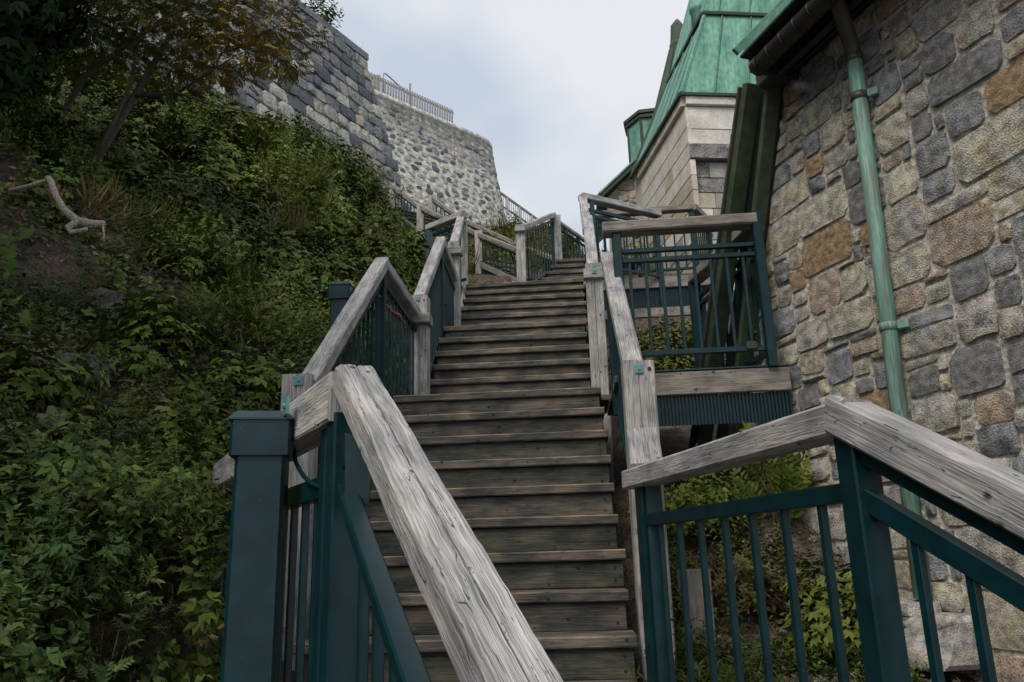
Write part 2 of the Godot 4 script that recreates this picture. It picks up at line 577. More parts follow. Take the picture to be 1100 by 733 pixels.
func make_ground() -> void:
	var xs := PackedFloat32Array()
	var zs := PackedFloat32Array()
	for v in [-90.0, -60.0, -40.0, -30.0, -22.0, -17.0, -13.0, -11.0]:
		xs.append(v)
	var x := -10.0
	while x < 2.6:
		xs.append(x)
		x += 0.13 if x > -6.5 else 0.3
	for v in [3.0, 3.6, 4.5, 6.0, 9.0, 14.0, 22.0, 40.0, 70.0]:
		xs.append(v)
	for v in [-130.0, -90.0, -60.0, -45.0, -38.0]:
		zs.append(v)
	var z := -34.0
	while z < -0.4:
		zs.append(z)
		z += 0.14 if z > -11.0 else (0.3 if z > -20.0 else 0.8)
	for v in [0.0, 0.6, 1.2, 2.0, 3.0, 5.0, 8.0, 14.0, 22.0, 35.0]:
		zs.append(v)
	var st := begin()
	st.set_smooth_group(0)
	var nx := xs.size()
	for j in zs.size():
		for i in nx:
			st.set_uv(Vector2(xs[i], zs[j]))
			st.add_vertex(Vector3(xs[i], ground_at(xs[i], zs[j]), zs[j]))
	for j in zs.size() - 1:
		for i in nx - 1:
			var a := j * nx + i
			st.add_index(a); st.add_index(a + 1); st.add_index(a + nx)
			st.add_index(a + 1); st.add_index(a + nx + 1); st.add_index(a + nx)
	st.generate_normals()
	var g := structure("ground", st.commit(), M.soil)
	g.set_meta("label", "dark soil of the steep bank and garden beside the stairs")

# ------------------------------------------------------------------ stairs
const RIGHT_X := 0.237
const LEFT_X := -1.2

func plank(called: String, parent: Node, a: Vector3, b: Vector3, depth: float, thick: float, mat_name: String, worn: float) -> MeshInstance3D:
	var l := a.distance_to(b)
	var dull := Color(0.5, 0.5, 0.5)
	var w := rng.randf_range(0.75, 1.0) * worn
	var edge := Color(lerpf(0.5, 1.0, w), lerpf(0.5, 0.86, w), lerpf(0.5, 0.76, w))
	var tints := [dull, dull, dull, dull, edge, dull, dull, dull]
	var m := beam_mesh(l, depth, thick, 0.0065, Vector2(rng.randf() * 5.0, rng.randf() * 5.0), Vector2.ZERO, Vector2.ZERO, maxi(1, int(l / 0.1)), 0.0028, rng.randi() % 900, tints)
	return part(called, m, M[mat_name], parent, frame_of(a, b))

func stair_flight(label: String, z0: float, h0: float, n: int, g: float, lefts: Array, rights: Array) -> Node3D:
	var t := thing("stair_flight", label, "stairs", Vector3(-0.5, h0 - 0.18, z0))
	t.set_meta("group", "flights of the wooden stairs")
	for k in n:
		var zn := z0 - g * k
		var h := h0 + 0.18 * k
		var f := float(k) / maxi(1, n - 1)
		var xl := lerpf(lefts[0], lefts[1], f) + rng.randf_range(-0.008, 0.008)
		var xr := lerpf(rights[0], rights[1], f) + rng.randf_range(-0.008, 0.008)
		var tilt := rng.randf_range(-0.004, 0.004)
		var dep := g + 0.045
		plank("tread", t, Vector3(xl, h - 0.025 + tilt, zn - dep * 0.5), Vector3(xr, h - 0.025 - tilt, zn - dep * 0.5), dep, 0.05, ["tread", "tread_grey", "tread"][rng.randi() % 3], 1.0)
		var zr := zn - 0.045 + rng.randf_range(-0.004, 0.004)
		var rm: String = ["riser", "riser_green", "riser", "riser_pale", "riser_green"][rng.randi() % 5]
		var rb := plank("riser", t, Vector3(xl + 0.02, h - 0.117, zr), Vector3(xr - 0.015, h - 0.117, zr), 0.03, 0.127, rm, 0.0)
		for bx in [xl + 0.075, xr - 0.055]:
			for by in [-0.085, -0.145]:
				bolt(rb, Vector3(bx, h + by, zr + 0.015), Vector3(0, 0, 1), 0.007)
	for x in [lerpf(lefts[0], lefts[1], 0.5) + 0.02, lerpf(rights[0], rights[1], 0.5) - 0.035]:
		var a := Vector3(x, h0 - 0.18 - 0.2, z0 + g * 0.5 - 0.12)
		var b := Vector3(x, h0 + 0.18 * (n - 1) - 0.2, z0 - g * (n - 0.5) - 0.1)
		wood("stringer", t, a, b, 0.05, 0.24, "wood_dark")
	return t

func bolt(parent: Node, at: Vector3, out: Vector3, r: float, mat_name := "bolt") -> void:
	var key := "bolt%.4f" % r
	if not mesh_cache.has(key):
		var st := begin()
		st.set_smooth_group(-1)
		for s in 8:
			var a := Vector3(0, cos(TAU * s / 8), sin(TAU * s / 8)) * r
			var b := Vector3(0, cos(TAU * (s + 1) / 8), sin(TAU * (s + 1) / 8)) * r
			var o := Vector3(r * 0.6, 0, 0)
			tri(st, o, o + b * 0.8, o + a * 0.8)
			quad(st, a - o, a * 0.8 + o, b * 0.8 + o, b - o)
		mesh_cache[key] = done(st)
	part("bolt", mesh_cache[key], M[mat_name], parent, frame_of(at, at + out, Vector3.UP if absf(out.y) < 0.9 else Vector3.RIGHT).translated(-out * 0.5))

func deck(called: String, label: String, h: float, poly_z: Array, xl: float, xr: float, mat_name := "tread_grey") -> Node3D:
	# boards across the landing, front edge at poly_z[0]
	var t := thing(called, label, "landing", Vector3(xl, h - 0.05, poly_z[0]))
	t.set_meta("group", "landings of the wooden stairs")
	var z: float = poly_z[0]
	while z - 0.14 > poly_z[1] + 0.004:
		plank("deck_board", t, Vector3(xl, h - 0.025, z - 0.069), Vector3(xr, h - 0.025, z - 0.069), 0.134, 0.048, mat_name, 0.0)
		z -= 0.14
	for x in [xl + 0.1, (xl + xr) * 0.5, xr - 0.1]:
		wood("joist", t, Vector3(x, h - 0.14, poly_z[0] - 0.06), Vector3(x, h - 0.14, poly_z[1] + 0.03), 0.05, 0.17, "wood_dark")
	return t

# railing: wooden handrail whose top centre runs a-b, metal bars below it and upright balusters
func rail_run(t: Node, a: Vector3, b: Vector3, o := {}) -> void:
	var w: float = o.get("w", 0.115)
	var th: float = o.get("th", 0.08)
	var up := Vector3.UP
	var d := (b - a).normalized()
	var side := d.cross(up).normalized()
	var nrm := side.cross(d)
	var hr := wood("handrail", t, a - nrm * th * 0.5, b - nrm * th * 0.5, w, th, o.get("wood", "wood_grey"), up, o.get("cut0", Vector2.ZERO), o.get("cut1", Vector2.ZERO), o.get("bev", 0.01))
	if o.has("label"):
		hr.set_meta("label", o.label)
	var pm: String = o.get("paint", "paint")
	var s0: float = o.get("s0", 0.0)
	var s1: float = o.get("s1", 1.0)
	var A := a.lerp(b, s0)
	var B := a.lerp(b, s1)
	for dr in o.get("bars", [0.2]):
		bar("top_rail", t, A - Vector3(0, dr, 0), B - Vector3(0, dr, 0), 0.036, o.get("bar_h", 0.042), pm)
	var low: float = o.get("low", 0.93)
	if o.get("low_bar", true):
		bar("bottom_rail", t, A - Vector3(0, low, 0), B - Vector3(0, low, 0), 0.034, 0.034, pm)
	var bars: Array = o.get("bars", [0.2])
	var top: float = bars[bars.size() - 1] if bars.size() > 0 else 0.08
	var n: int = o.get("n", maxi(2, roundi(Vector2(B.x - A.x, B.z - A.z).length() / o.get("gap", 0.115))))
	for i in range(1, n):
		var p := A.lerp(B, float(i) / n)
		bar("baluster", t, p - Vector3(0, low, 0), p - Vector3(0, top, 0), o.get("bal", 0.019), o.get("bal", 0.019), pm, Vector3(d.x, 0, d.z).normalized(), 0.002)

func wood_post(t: Node, x: float, z: float, y0: float, y1: float, s := 0.15, turn := 0.0, m := "wood_post") -> MeshInstance3D:
	# two boards with a seam between them
	var rt := Vector3(cos(turn), 0, -sin(turn))
	var fw := Vector3(sin(turn), 0, cos(turn))
	var c := Vector3(x, 0, z)
	var p0: MeshInstance3D
	for k in [-1, 1]:
		var q: Vector3 = c + rt * (s * 0.2505 * k)
		var o := wood("post", t, q + Vector3(0, y0, 0), q + Vector3(0, y1 + rng.randf_range(-0.004, 0.004), 0), s * 0.495, s, m, fw, Vector2.ZERO, Vector2.ZERO, 0.006)
		if k < 0:
			p0 = o
	return p0

func metal_post(t: Node, at: Vector3, y0: float, y1: float, s := 0.065, dir := Vector3(0, 0, 1)) -> MeshInstance3D:
	return bar("post", t, Vector3(at.x, y0, at.z), Vector3(at.x, y1, at.z), s, s, "paint", dir, 0.005)

func capped_post(label: String, at: Vector3, y0: float, y1: float, s: float, dir: Vector3) -> Node3D:
	var t := thing("capped_post", label, "post", Vector3(at.x, y0, at.z), "square metal posts with caps")
	bar("shaft", t, Vector3(at.x, y0, at.z), Vector3(at.x, y1 - 0.09, at.z), s, s, "paint", dir, 0.009)
	# cap: sleeve, lip and a low pyramid
	var c := s * 1.22
	bar("cap_sleeve", t, Vector3(at.x, y1 - 0.115, at.z), Vector3(at.x, y1 - 0.022, at.z), c, c, "paint", dir, 0.008)
	var st := begin()
	st.set_smooth_group(-1)
	var x := Vector3(dir.x, 0, dir.z).normalized()
	var z := x.cross(Vector3.UP)
	var o := Vector3(at.x, y1 - 0.022, at.z)
	var rings := [[c * 0.53, 0.0], [c * 0.53, 0.005], [c * 0.40, 0.026], [0.0, 0.028]]
	for r in rings.size() - 1:
		for k in 4:
			var d0: Vector3 = (x * [1, -1, -1, 1][k] + z * [1, 1, -1, -1][k])
			var d1: Vector3 = (x * [1, -1, -1, 1][(k + 1) % 4] + z * [1, 1, -1, -1][(k + 1) % 4])
			var p: Array = rings[r]
			var q: Array = rings[r + 1]
			quad(st, o + d0 * p[0] + Vector3(0, p[1], 0), o + d0 * q[0] + Vector3(0, q[1], 0), o + d1 * q[0] + Vector3(0, q[1], 0), o + d1 * p[0] + Vector3(0, p[1], 0))
	part("cap", done(st), M.paint_worn, t)
	return t

func bracket(t: Node, at: Vector3, out: Vector3, s := 0.045) -> void:
	var side := out.cross(Vector3.UP).normalized()
	var b := bar("bracket", t, at - side * s * 0.5 + out * 0.004, at + side * s * 0.5 + out * 0.004, 0.008, s * 1.1, "bracket", Vector3.UP, 0.002)
	bolt(b, at + out * 0.009, out, s * 0.2, "bracket")

func make_stairs() -> void:
	stair_flight("lowest and widest visible flight of dark worn plank steps, nearest the camera", -3.411, -0.518, 10, 0.2148, [-1.25, -1.2], [0.245, 0.24])
	deck("stair_landing", "plank landing at the top of the lowest flight, level with the near balcony", 1.102, [-5.60, -6.30], -1.3, 0.30)
	stair_flight("middle flight of worn plank steps between the first and second landings", -6.27, 1.282, 6, 0.218, [-1.17, -1.17], [0.22, 0.22])
	deck("stair_landing", "plank landing at the top of the middle flight of steps", 2.182, [-7.62, -8.32], -1.3, 0.3)
	stair_flight("third flight of plank steps rising to the high landing", -8.29, 2.362, 7, 0.24, [-1.2, -1.24], [0.27, 0.28])
	deck("stair_landing", "high plank landing where the stairs turn right below the walkway", 3.442, [-9.98, -11.03], -1.7, 0.45)
	stair_flight("highest and narrowest flight of steps, seen against the sky", -11.0, 3.622, 7, 0.217, [-0.66, -0.07], [0.5, 0.6])
	deck("stair_landing", "plank landing at the very top of the stairs", 4.702, [-12.56, -14.0], -0.1, 1.4)

	# ---- lowest flight, right side
	var sl := 0.838
	var t := thing("stair_railing", "railing on the right of the lowest flight, ending in a split grey newel post", "railing", Vector3(0.34, -0.6, -3.9), "railings of the wooden stairs")
	var r0 := Vector3(0.345, 0.90, -3.93)
	var r1 := Vector3(0.335, 0.90 + sl * 1.40, -5.33)
	rail_run(t, r0, r1, {"low": 1.02, "bars": [0.16], "gap": 0.105, "w": 0.105})
	var np := wood_post(t, 0.358, -3.93, -0.95, 0.92, 0.155)
	bracket(t, Vector3(0.358, 0.875, -3.852), Vector3(0, 0, 1), 0.04)
	bolt(np, Vector3(0.41, 0.875, -3.852), Vector3(0, 0, 1), 0.011, "bolt")
	wood("sloped_cap", t, Vector3(0.352, 0.55, -3.83), Vector3(0.343, 0.36, -3.62), 0.145, 0.075, "wood_grey")
	metal_post(t, Vector3(0.335, 0, -5.33), 0.9, 2.0, 0.06)
	metal_post(t, Vector3(0.345, 0, -3.5), -0.9, 0.3, 0.07)

	# ---- lowest flight, left side
	t = thing("stair_railing", "railing on the left of the lowest flight, its pale handrail peaking at the first landing", "railing", Vector3(-1.33, -0.6, -3.9), "railings of the wooden stairs")
	rail_run(t, Vector3(-1.325, 0.90, -3.88), Vector3(-1.305, 2.13, -5.36), {"low": 1.0, "bars": [0.17], "gap": 0.105, "w": 0.105, "cut1": Vector2(0.55, 0)})
	rail_run(t, Vector3(-1.30, 2.125, -5.36), Vector3(-1.235, 2.02, -6.33), {"low": 0.95, "bars": [0.17], "gap": 0.1, "w": 0.1, "cut0": Vector2(0.5, 0)})
	wood_post(t, -1.365, -3.93, -0.95, 0.93, 0.155)
	bracket(t, Vector3(-1.35, 0.89, -3.85), Vector3(0, 0, 1), 0.045)
	metal_post(t, Vector3(-1.30, 0, -5.36), 0.6, 2.05, 0.065)
	var ptape := tube("barrier_tape", t, [Vector3(-1.30, 1.82, -5.30), Vector3(-1.285, 1.80, -5.6), Vector3(-1.27, 1.83, -5.8), Vector3(-1.255, 1.80, -6.0)], [0.006, 0.010, 0.014, 0.004], "tape", 6)
	ptape.set_meta("label", "faded red cloth strip tied to the railing")

	# ---- middle flight
	t = thing("stair_railing", "railing on the left of the middle flight, between two grey wooden posts", "railing", Vector3(-1.2, 1.1, -6.35), "railings of the wooden stairs")
	wood_post(t, -1.205, -6.37, 0.5, 2.15, 0.145)
	wood("post_collar", t, Vector3(-1.32, 1.925, -6.30), Vector3(-1.10, 1.925, -6.30), 0.17, 0.085, "wood_brown")
	bracket(t, Vector3(-1.215, 2.12, -6.295), Vector3(0, 0, 1), 0.035)
	rail_run(t, Vector3(-1.215, 2.17, -6.34), Vector3(-1.20, 3.13, -7.40), {"low": 1.0, "bars": [0.17], "gap": 0.1, "w": 0.1, "cut1": Vector2(0.5, 0)})
	rail_run(t, Vector3(-1.20, 3.125, -7.40), Vector3(-1.20, 3.06, -8.35), {"low": 0.92, "bars": [0.17], "gap": 0.1, "w": 0.1})
	metal_post(t, Vector3(-1.20, 0, -7.40), 1.5, 3.05, 0.06)
	t = thing("stair_railing", "railing on the right of the middle flight, seen end on behind a tall split post", "railing", Vector3(0.27, 1.1, -6.3), "railings of the wooden stairs")
	wood_post(t, 0.272, -6.37, 0.4, 2.36, 0.14)
	wood("post_collar", t, Vector3(0.185, 2.26, -6.29), Vector3(0.36, 2.26, -6.29), 0.05, 0.09, "wood_grey")
	bracket(t, Vector3(0.272, 2.27, -6.264), Vector3(0, 0, 1), 0.035)
	bracket(t, Vector3(0.276, 2.33, -6.298), Vector3(0, 0, 1), 0.03)
	rail_run(t, Vector3(0.27, 2.36, -6.36), Vector3(0.29, 3.32, -7.47), {"low": 1.1, "bars": [0.17], "gap": 0.1, "w": 0.1})
	metal_post(t, Vector3(0.34, 0, -7.47), 1.5, 3.45, 0.05)

	# ---- third flight
	t = thing("stair_railing", "railing on the left of the third flight, turning off to the left below the walkway", "railing", Vector3(-1.2, 2.2, -8.35), "railings of the wooden stairs")
	wood_post(t, -1.20, -8.37, 1.6, 3.46, 0.125)
	wood("post_collar", t, Vector3(-1.29, 3.32, -8.30), Vector3(-1.10, 3.32, -8.30), 0.14, 0.08, "wood_brown")
	bracket(t, Vector3(-1.215, 3.44, -8.305), Vector3(0, 0, 1), 0.03)
	rail_run(t, Vector3(-1.21, 3.42, -8.33), Vector3(-1.30, 4.40, -9.70), {"low": 1.0, "bars": [0.17], "gap": 0.1, "w": 0.1})
	rail_run(t, Vector3(-1.24, 4.44, -9.68), Vector3(-1.80, 4.44, -10.08), {"low": 0.95, "bars": [0.16], "gap": 0.1, "w": 0.13})
	metal_post(t, Vector3(-1.77, 0, -10.07), 2.5, 4.37, 0.12)
	wood_post(t, -1.285, -9.88, 2.6, 4.36, 0.10)
	t = thing("stair_railing", "railing on the right of the third flight, its handrail jutting against the sky", "railing", Vector3(0.3, 2.2, -8.3), "railings of the wooden stairs")
	rail_run(t, Vector3(0.31, 3.52, -8.3), Vector3(0.318, 4.43, -9.36), {"low": 1.0, "bars": [0.17], "gap": 0.1, "w": 0.1})
	rail_run(t, Vector3(0.29, 4.43, -9.32), Vector3(1.34, 4.43, -10.02), {"low": 0.93, "bars": [0.2, 0.28], "gap": 0.12, "w": 0.13})
	metal_post(t, Vector3(0.345, 0, -9.36), 2.9, 4.36, 0.07)
	metal_post(t, Vector3(1.30, 0, -10.0), 2.9, 4.36, 0.06)

	# ---- highest flight
	t = thing("stair_railing", "railing on the left of the highest flight, between two pale wooden posts", "railing", Vector3(-0.58, 3.5, -10.9), "railings of the wooden stairs")
	wood_post(t, -0.575, -10.9, 2.8, 4.72, 0.135)
	wood("post_collar", t, Vector3(-0.65, 4.62, -10.85), Vector3(-0.50, 4.62, -10.85), 0.16, 0.06, "wood_grey")
	rail_run(t, Vector3(-0.56, 4.74, -10.92), Vector3(-0.10, 5.56, -12.36), {"low": 1.0, "bars": [0.14], "gap": 0.13, "w": 0.1, "cut1": Vector2(0.5, 0)})
	wood_post(t, -0.03, -12.42, 4.0, 5.52, 0.12)
	metal_post(t, Vector3(-0.12, 0, -12.38), 4.0, 5.5, 0.06)
	t = thing("stair_railing", "thin railing running off to the right at the top of the stairs, against the sky", "railing", Vector3(0.0, 4.7, -12.5), "railings of the wooden stairs")
	rail_run(t, Vector3(-0.02, 5.52, -12.6), Vector3(0.70, 5.48, -13.9), {"low": 0.85, "bars": [0.14], "gap": 0.11, "w": 0.08, "th": 0.055})
	for k in 3:
		var q := Vector3(-0.02, 5.52, -12.6).lerp(Vector3(0.70, 5.48, -13.9), (k + 0.5) / 3.0)
		metal_post(t, q, 4.4, q.y - 0.06, 0.05)

	make_lower()
	make_balconies()
	make_walkway()

func make_lower() -> void:
	# landing at the foot of the lowest flight and the flight that leaves it towards the camera
	var D := Vector3(0.3925, -0.5204, 0.7584)
	var F := Vector3(0.4596, 0, 0.8881)
	var S := Vector3(0.8881, 0, -0.4596)
	var L := Vector3(-0.481, 0.44, -1.746)
	var Rc := Vector3(0.731, 0.36, -2.034)
	var t := thing("stair_landing", "plank landing at the foot of the lowest flight, below the bottom edge of view", "landing", Vector3(0, -0.75, -2.6), "landings of the wooden stairs")
	var z := -2.1
	while z > -3.6:
		plank("deck_board", t, Vector3(-1.3 if z < -2.7 else -0.75 + (-2.1 - z) * 0.6, -0.724, z), Vector3(0.42 if z < -3.0 else 0.55, -0.724, z), 0.134, 0.048, "tread_grey", 0.0)
		z -= 0.14
	for x in [-0.6, 0.3]:
		wood("joist", t, Vector3(x, -0.85, -2.1), Vector3(x, -0.85, -3.6), 0.05, 0.18, "wood_dark")
	t = thing("stair_flight", "flight of plank steps leaving the landing towards the camera", "stairs", Vector3(0.3, -1.7, -1.2), "flights of the wooden stairs")
	for k in 6:
		var c := Vector3(0.13, -0.90 - 0.17 * k, -1.86) + F * (0.278 * k + 0.1)
		plank("tread", t, c - S * 0.56, c + S * 0.56, 0.3, 0.05, "tread", 1.0)
		if k < 5:
			plank("riser", t, c - S * 0.55 + Vector3(0, -0.11, 0) + F * 0.1, c + S * 0.55 + Vector3(0, -0.11, 0) + F * 0.1, 0.03, 0.12, "riser", 0.0)

	# near left handrail (the large grey rail in front) and its return
	t = thing("stair_railing", "large weathered grey handrail sloping down in the left foreground, cracked along its middle", "railing", Vector3(-0.48, -0.8, -1.75), "railings of the wooden stairs")
	var e := L + D * 1.95
	hero_rail(t, L, e)
	var far := Vector3(-1.56, 0.44, -3.52)
	rail_run(t, L + (far - L).normalized() * 0.045 + Vector3(0, -0.014, 0), far, {"low": 1.0, "bars": [0.25], "bar_h": 0.055, "gap": 0.14, "s0": 0.06, "w": 0.10, "th": 0.115, "bev": 0.006})
	# steel post and gusset under the peak
	var pc := L + (far - L).normalized() * 0.07
	var pd := (far - L).normalized()
	metal_post(t, pc, -1.2, 0.33, 0.07, pd)
	metal_post(t, pc + pd * 0.11, -1.2, 0.33, 0.05, pd)
	for k in 2:
		bolt(t.get_child(t.get_child_count() - 1), Vector3(pc.x, 0.27 - 0.05 * k, pc.z) + pd * 0.11 + Vector3(pd.z, 0, -pd.x) * -0.026, Vector3(-pd.z, 0, pd.x), 0.006, "zinc")
	var gs := [Vector3(-0.485, 0.27, -1.69), Vector3(-0.443, 0.26, -1.69), Vector3(-0.423, 0.199, -1.69), Vector3(-0.43, 0.12, -1.69), Vector3(-0.479, 0.073, -1.69)]
	part("gusset_plate", prism_mesh(gs, Vector3(0.0, 0, -0.010)), M.paint, t)
	# flat bar and balusters below the big rail
	var fb := Vector3(-0.475, 0.15, -1.73)
	bar("flat_bar", t, fb - S * 0.016, fb - S * 0.016 + D * 1.75, 0.042, 0.03, "paint", Vector3.UP, 0.004)
	bar("bottom_rail", t, fb + Vector3(0, -0.72, 0), fb + D * 1.75 + Vector3(0, -0.72, 0), 0.034, 0.034, "paint")
	for k in range(1, 11):
		var q := fb + D * (0.145 * k)
		bar("baluster", t, q - Vector3(0, 0.72, 0), q - Vector3(0, 0.012, 0), 0.02, 0.02, "paint", F, 0.002)
	# green cable drooping below the return rail
	var cv := Curve3D.new()
	for q in [Vector3(-0.747, 0.30, -2.12), Vector3(-0.735, 0.262, -2.10), Vector3(-0.668, 0.203, -2.0), Vector3(-0.595, 0.176, -1.9), Vector3(-0.514, 0.200, -1.78), Vector3(-0.471, 0.262, -1.72)]:
		cv.add_point(q)
	for k in range(1, 5):
		var tn := (cv.get_point_position(k + 1) - cv.get_point_position(k - 1)) * 0.17
		cv.set_point_in(k, -tn)
		cv.set_point_out(k, tn)
	var pts := []
	for k in 25:
		pts.append(cv.sample_baked(cv.get_baked_length() * k / 24.0, true))
	tube("cable", t, pts, [0.006], "paint", 8)
	capped_post("near square teal metal post with a flat cap, left foreground", Vector3(-0.822, 0, -2.09), -1.35, 0.388, 0.128, Vector3(-0.25, 0, -0.97))
	bracket(t, Vector3(-0.735, 0.40, -2.02), Vector3(-0.853, 0, 0.52), 0.045)
	capped_post("distant square teal metal post with a flat cap behind the pale left handrail", Vector3(-1.44, 0, -4.85), -0.2, 1.755, 0.118, Vector3(0, 0, -1))

	# right side of the landing: rail, corner post, and the rails that go down to the right
	t = thing("stair_railing", "teal railing with grey handrail in the right foreground, bending down at a corner post", "railing", Vector3(0.73, -0.9, -2.03), "railings of the wooden stairs")
	var a := Vector3(0.283, 0.36, -3.63)
	rail_run(t, a, Rc, {"low": 0.98, "bars": [0.225], "bar_h": 0.05, "n": 8, "bal": 0.021, "s0": 0.045, "s1": 0.985, "w": 0.115, "th": 0.084, "bev": 0.008, "cut1": Vector2(0, 0.35)})
	metal_post(t, Vector3(0.315, 0, -3.52), -1.0, 0.28, 0.068, (Rc - a).normalized())
	metal_post(t, Rc + Vector3(-0.012, 0, -0.03), -1.2, 0.285, 0.075, (Rc - a).normalized())
	rail_run(t, Rc + Vector3(-0.01, 0.0, -0.01), Rc + D * 1.3, {"low": 0.95, "bars": [0.125, 0.245], "bar_h": 0.052, "n": 9, "bal": 0.021, "w": 0.115, "th": 0.092, "bev": 0.008, "cut0": Vector2(-0.3, -0.35)})

# the big split handrail: two laminated boards, an open crack between them, waney worn arrises
func hero_rail(t: Node, a: Vector3, b: Vector3) -> void:
	var l := a.distance_to(b)
	var w := 0.090
	var th := 0.066
	var n := 110
	for side in 2:
		var st := begin()
		st.set_smooth_group(-1)
		var rings := []
		var uo := Vector2(0.37 + side * 0.41, 0.05 + side * 0.21)
		for i in n + 1:
			var f := float(i) / n
			var x := -l * 0.5 + l * f
			var wob := nz.get_noise_2d(f * 900.0, side * 200.0) * 0.0022
			var gap := 0.0011 + maxf(0.0, nz.get_noise_2d(f * 700.0, 77.0) + 0.1) * 0.0035 * minf(1.0, f * 8.0)
			var z0 := -w * 0.5 + wob if side == 0 else gap * 0.7
			var z1 := -gap if side == 0 else w * 0.5 + wob
			z0 += nz.get_noise_2d(f * 1500.0, 300.0) * 0.0012 if side == 1 else 0.0
			var top := th * 0.5 + nz.get_noise_2d(f * 500.0, 400.0 + side * 50.0) * 0.002
			var ch0 := (0.011 if side == 0 else 0.003) + absf(nz.get_noise_2d(f * 2600.0, 500.0 + side * 9.0)) * 0.005
			var ch1 := (0.003 if side == 0 else 0.009) + absf(nz.get_noise_2d(f * 2600.0, 600.0 + side * 9.0)) * 0.005
			var sec := [Vector2(-th * 0.5, z0 + 0.004), Vector2(-th * 0.5 + 0.004, z0), Vector2(top - ch0, z0), Vector2(top, z0 + ch0 * 0.75), Vector2(top + 0.0012, lerpf(z0, z1, 0.35)), Vector2(top - 0.0006, lerpf(z0, z1, 0.7)), Vector2(top, z1 - ch1 * 0.75), Vector2(top - ch1, z1), Vector2(-th * 0.5 + 0.004, z1), Vector2(-th * 0.5, z1 - 0.004)]
			var ring := PackedVector3Array()
			for p in sec:
				ring.append(Vector3(x + (0.55 * p.x if i == 0 else 0.0), p.x, p.y))
			rings.append(ring)
		for i in n:
			var v := uo.y
			for j in 10:
				var k := (j + 1) % 10
				var p: Vector3 = rings[i][j]; var q: Vector3 = rings[i + 1][j]; var r: Vector3 = rings[i + 1][k]; var s: Vector3 = rings[i][k]
				var dv := p.distance_to(s)
				quad(st, p, q, r, s, Vector2(p.x + uo.x, v), Vector2(q.x + uo.x, v), Vector2(r.x + uo.x, v + dv), Vector2(s.x + uo.x, v + dv))
				v += dv
		for e in 2:
			var rr: PackedVector3Array = rings[0] if e == 0 else rings[n]
			for j in range(1, 9):
				if e == 0:
					tri(st, rr[0], rr[j], rr[j + 1], Vector2(0, rr[0].z), Vector2(0.03, rr[j].z), Vector2(0.06, rr[j + 1].z))
				else:
					tri(st, rr[0], rr[j + 1], rr[j], Vector2(0, rr[0].z), Vector2(0.03, rr[j + 1].z), Vector2(0.06, rr[j].z))
		var xf := frame_of(a, b)
		xf.origin -= xf.basis.y * th * 0.5
		part("handrail", done(st), M.wood_grey, t, xf)

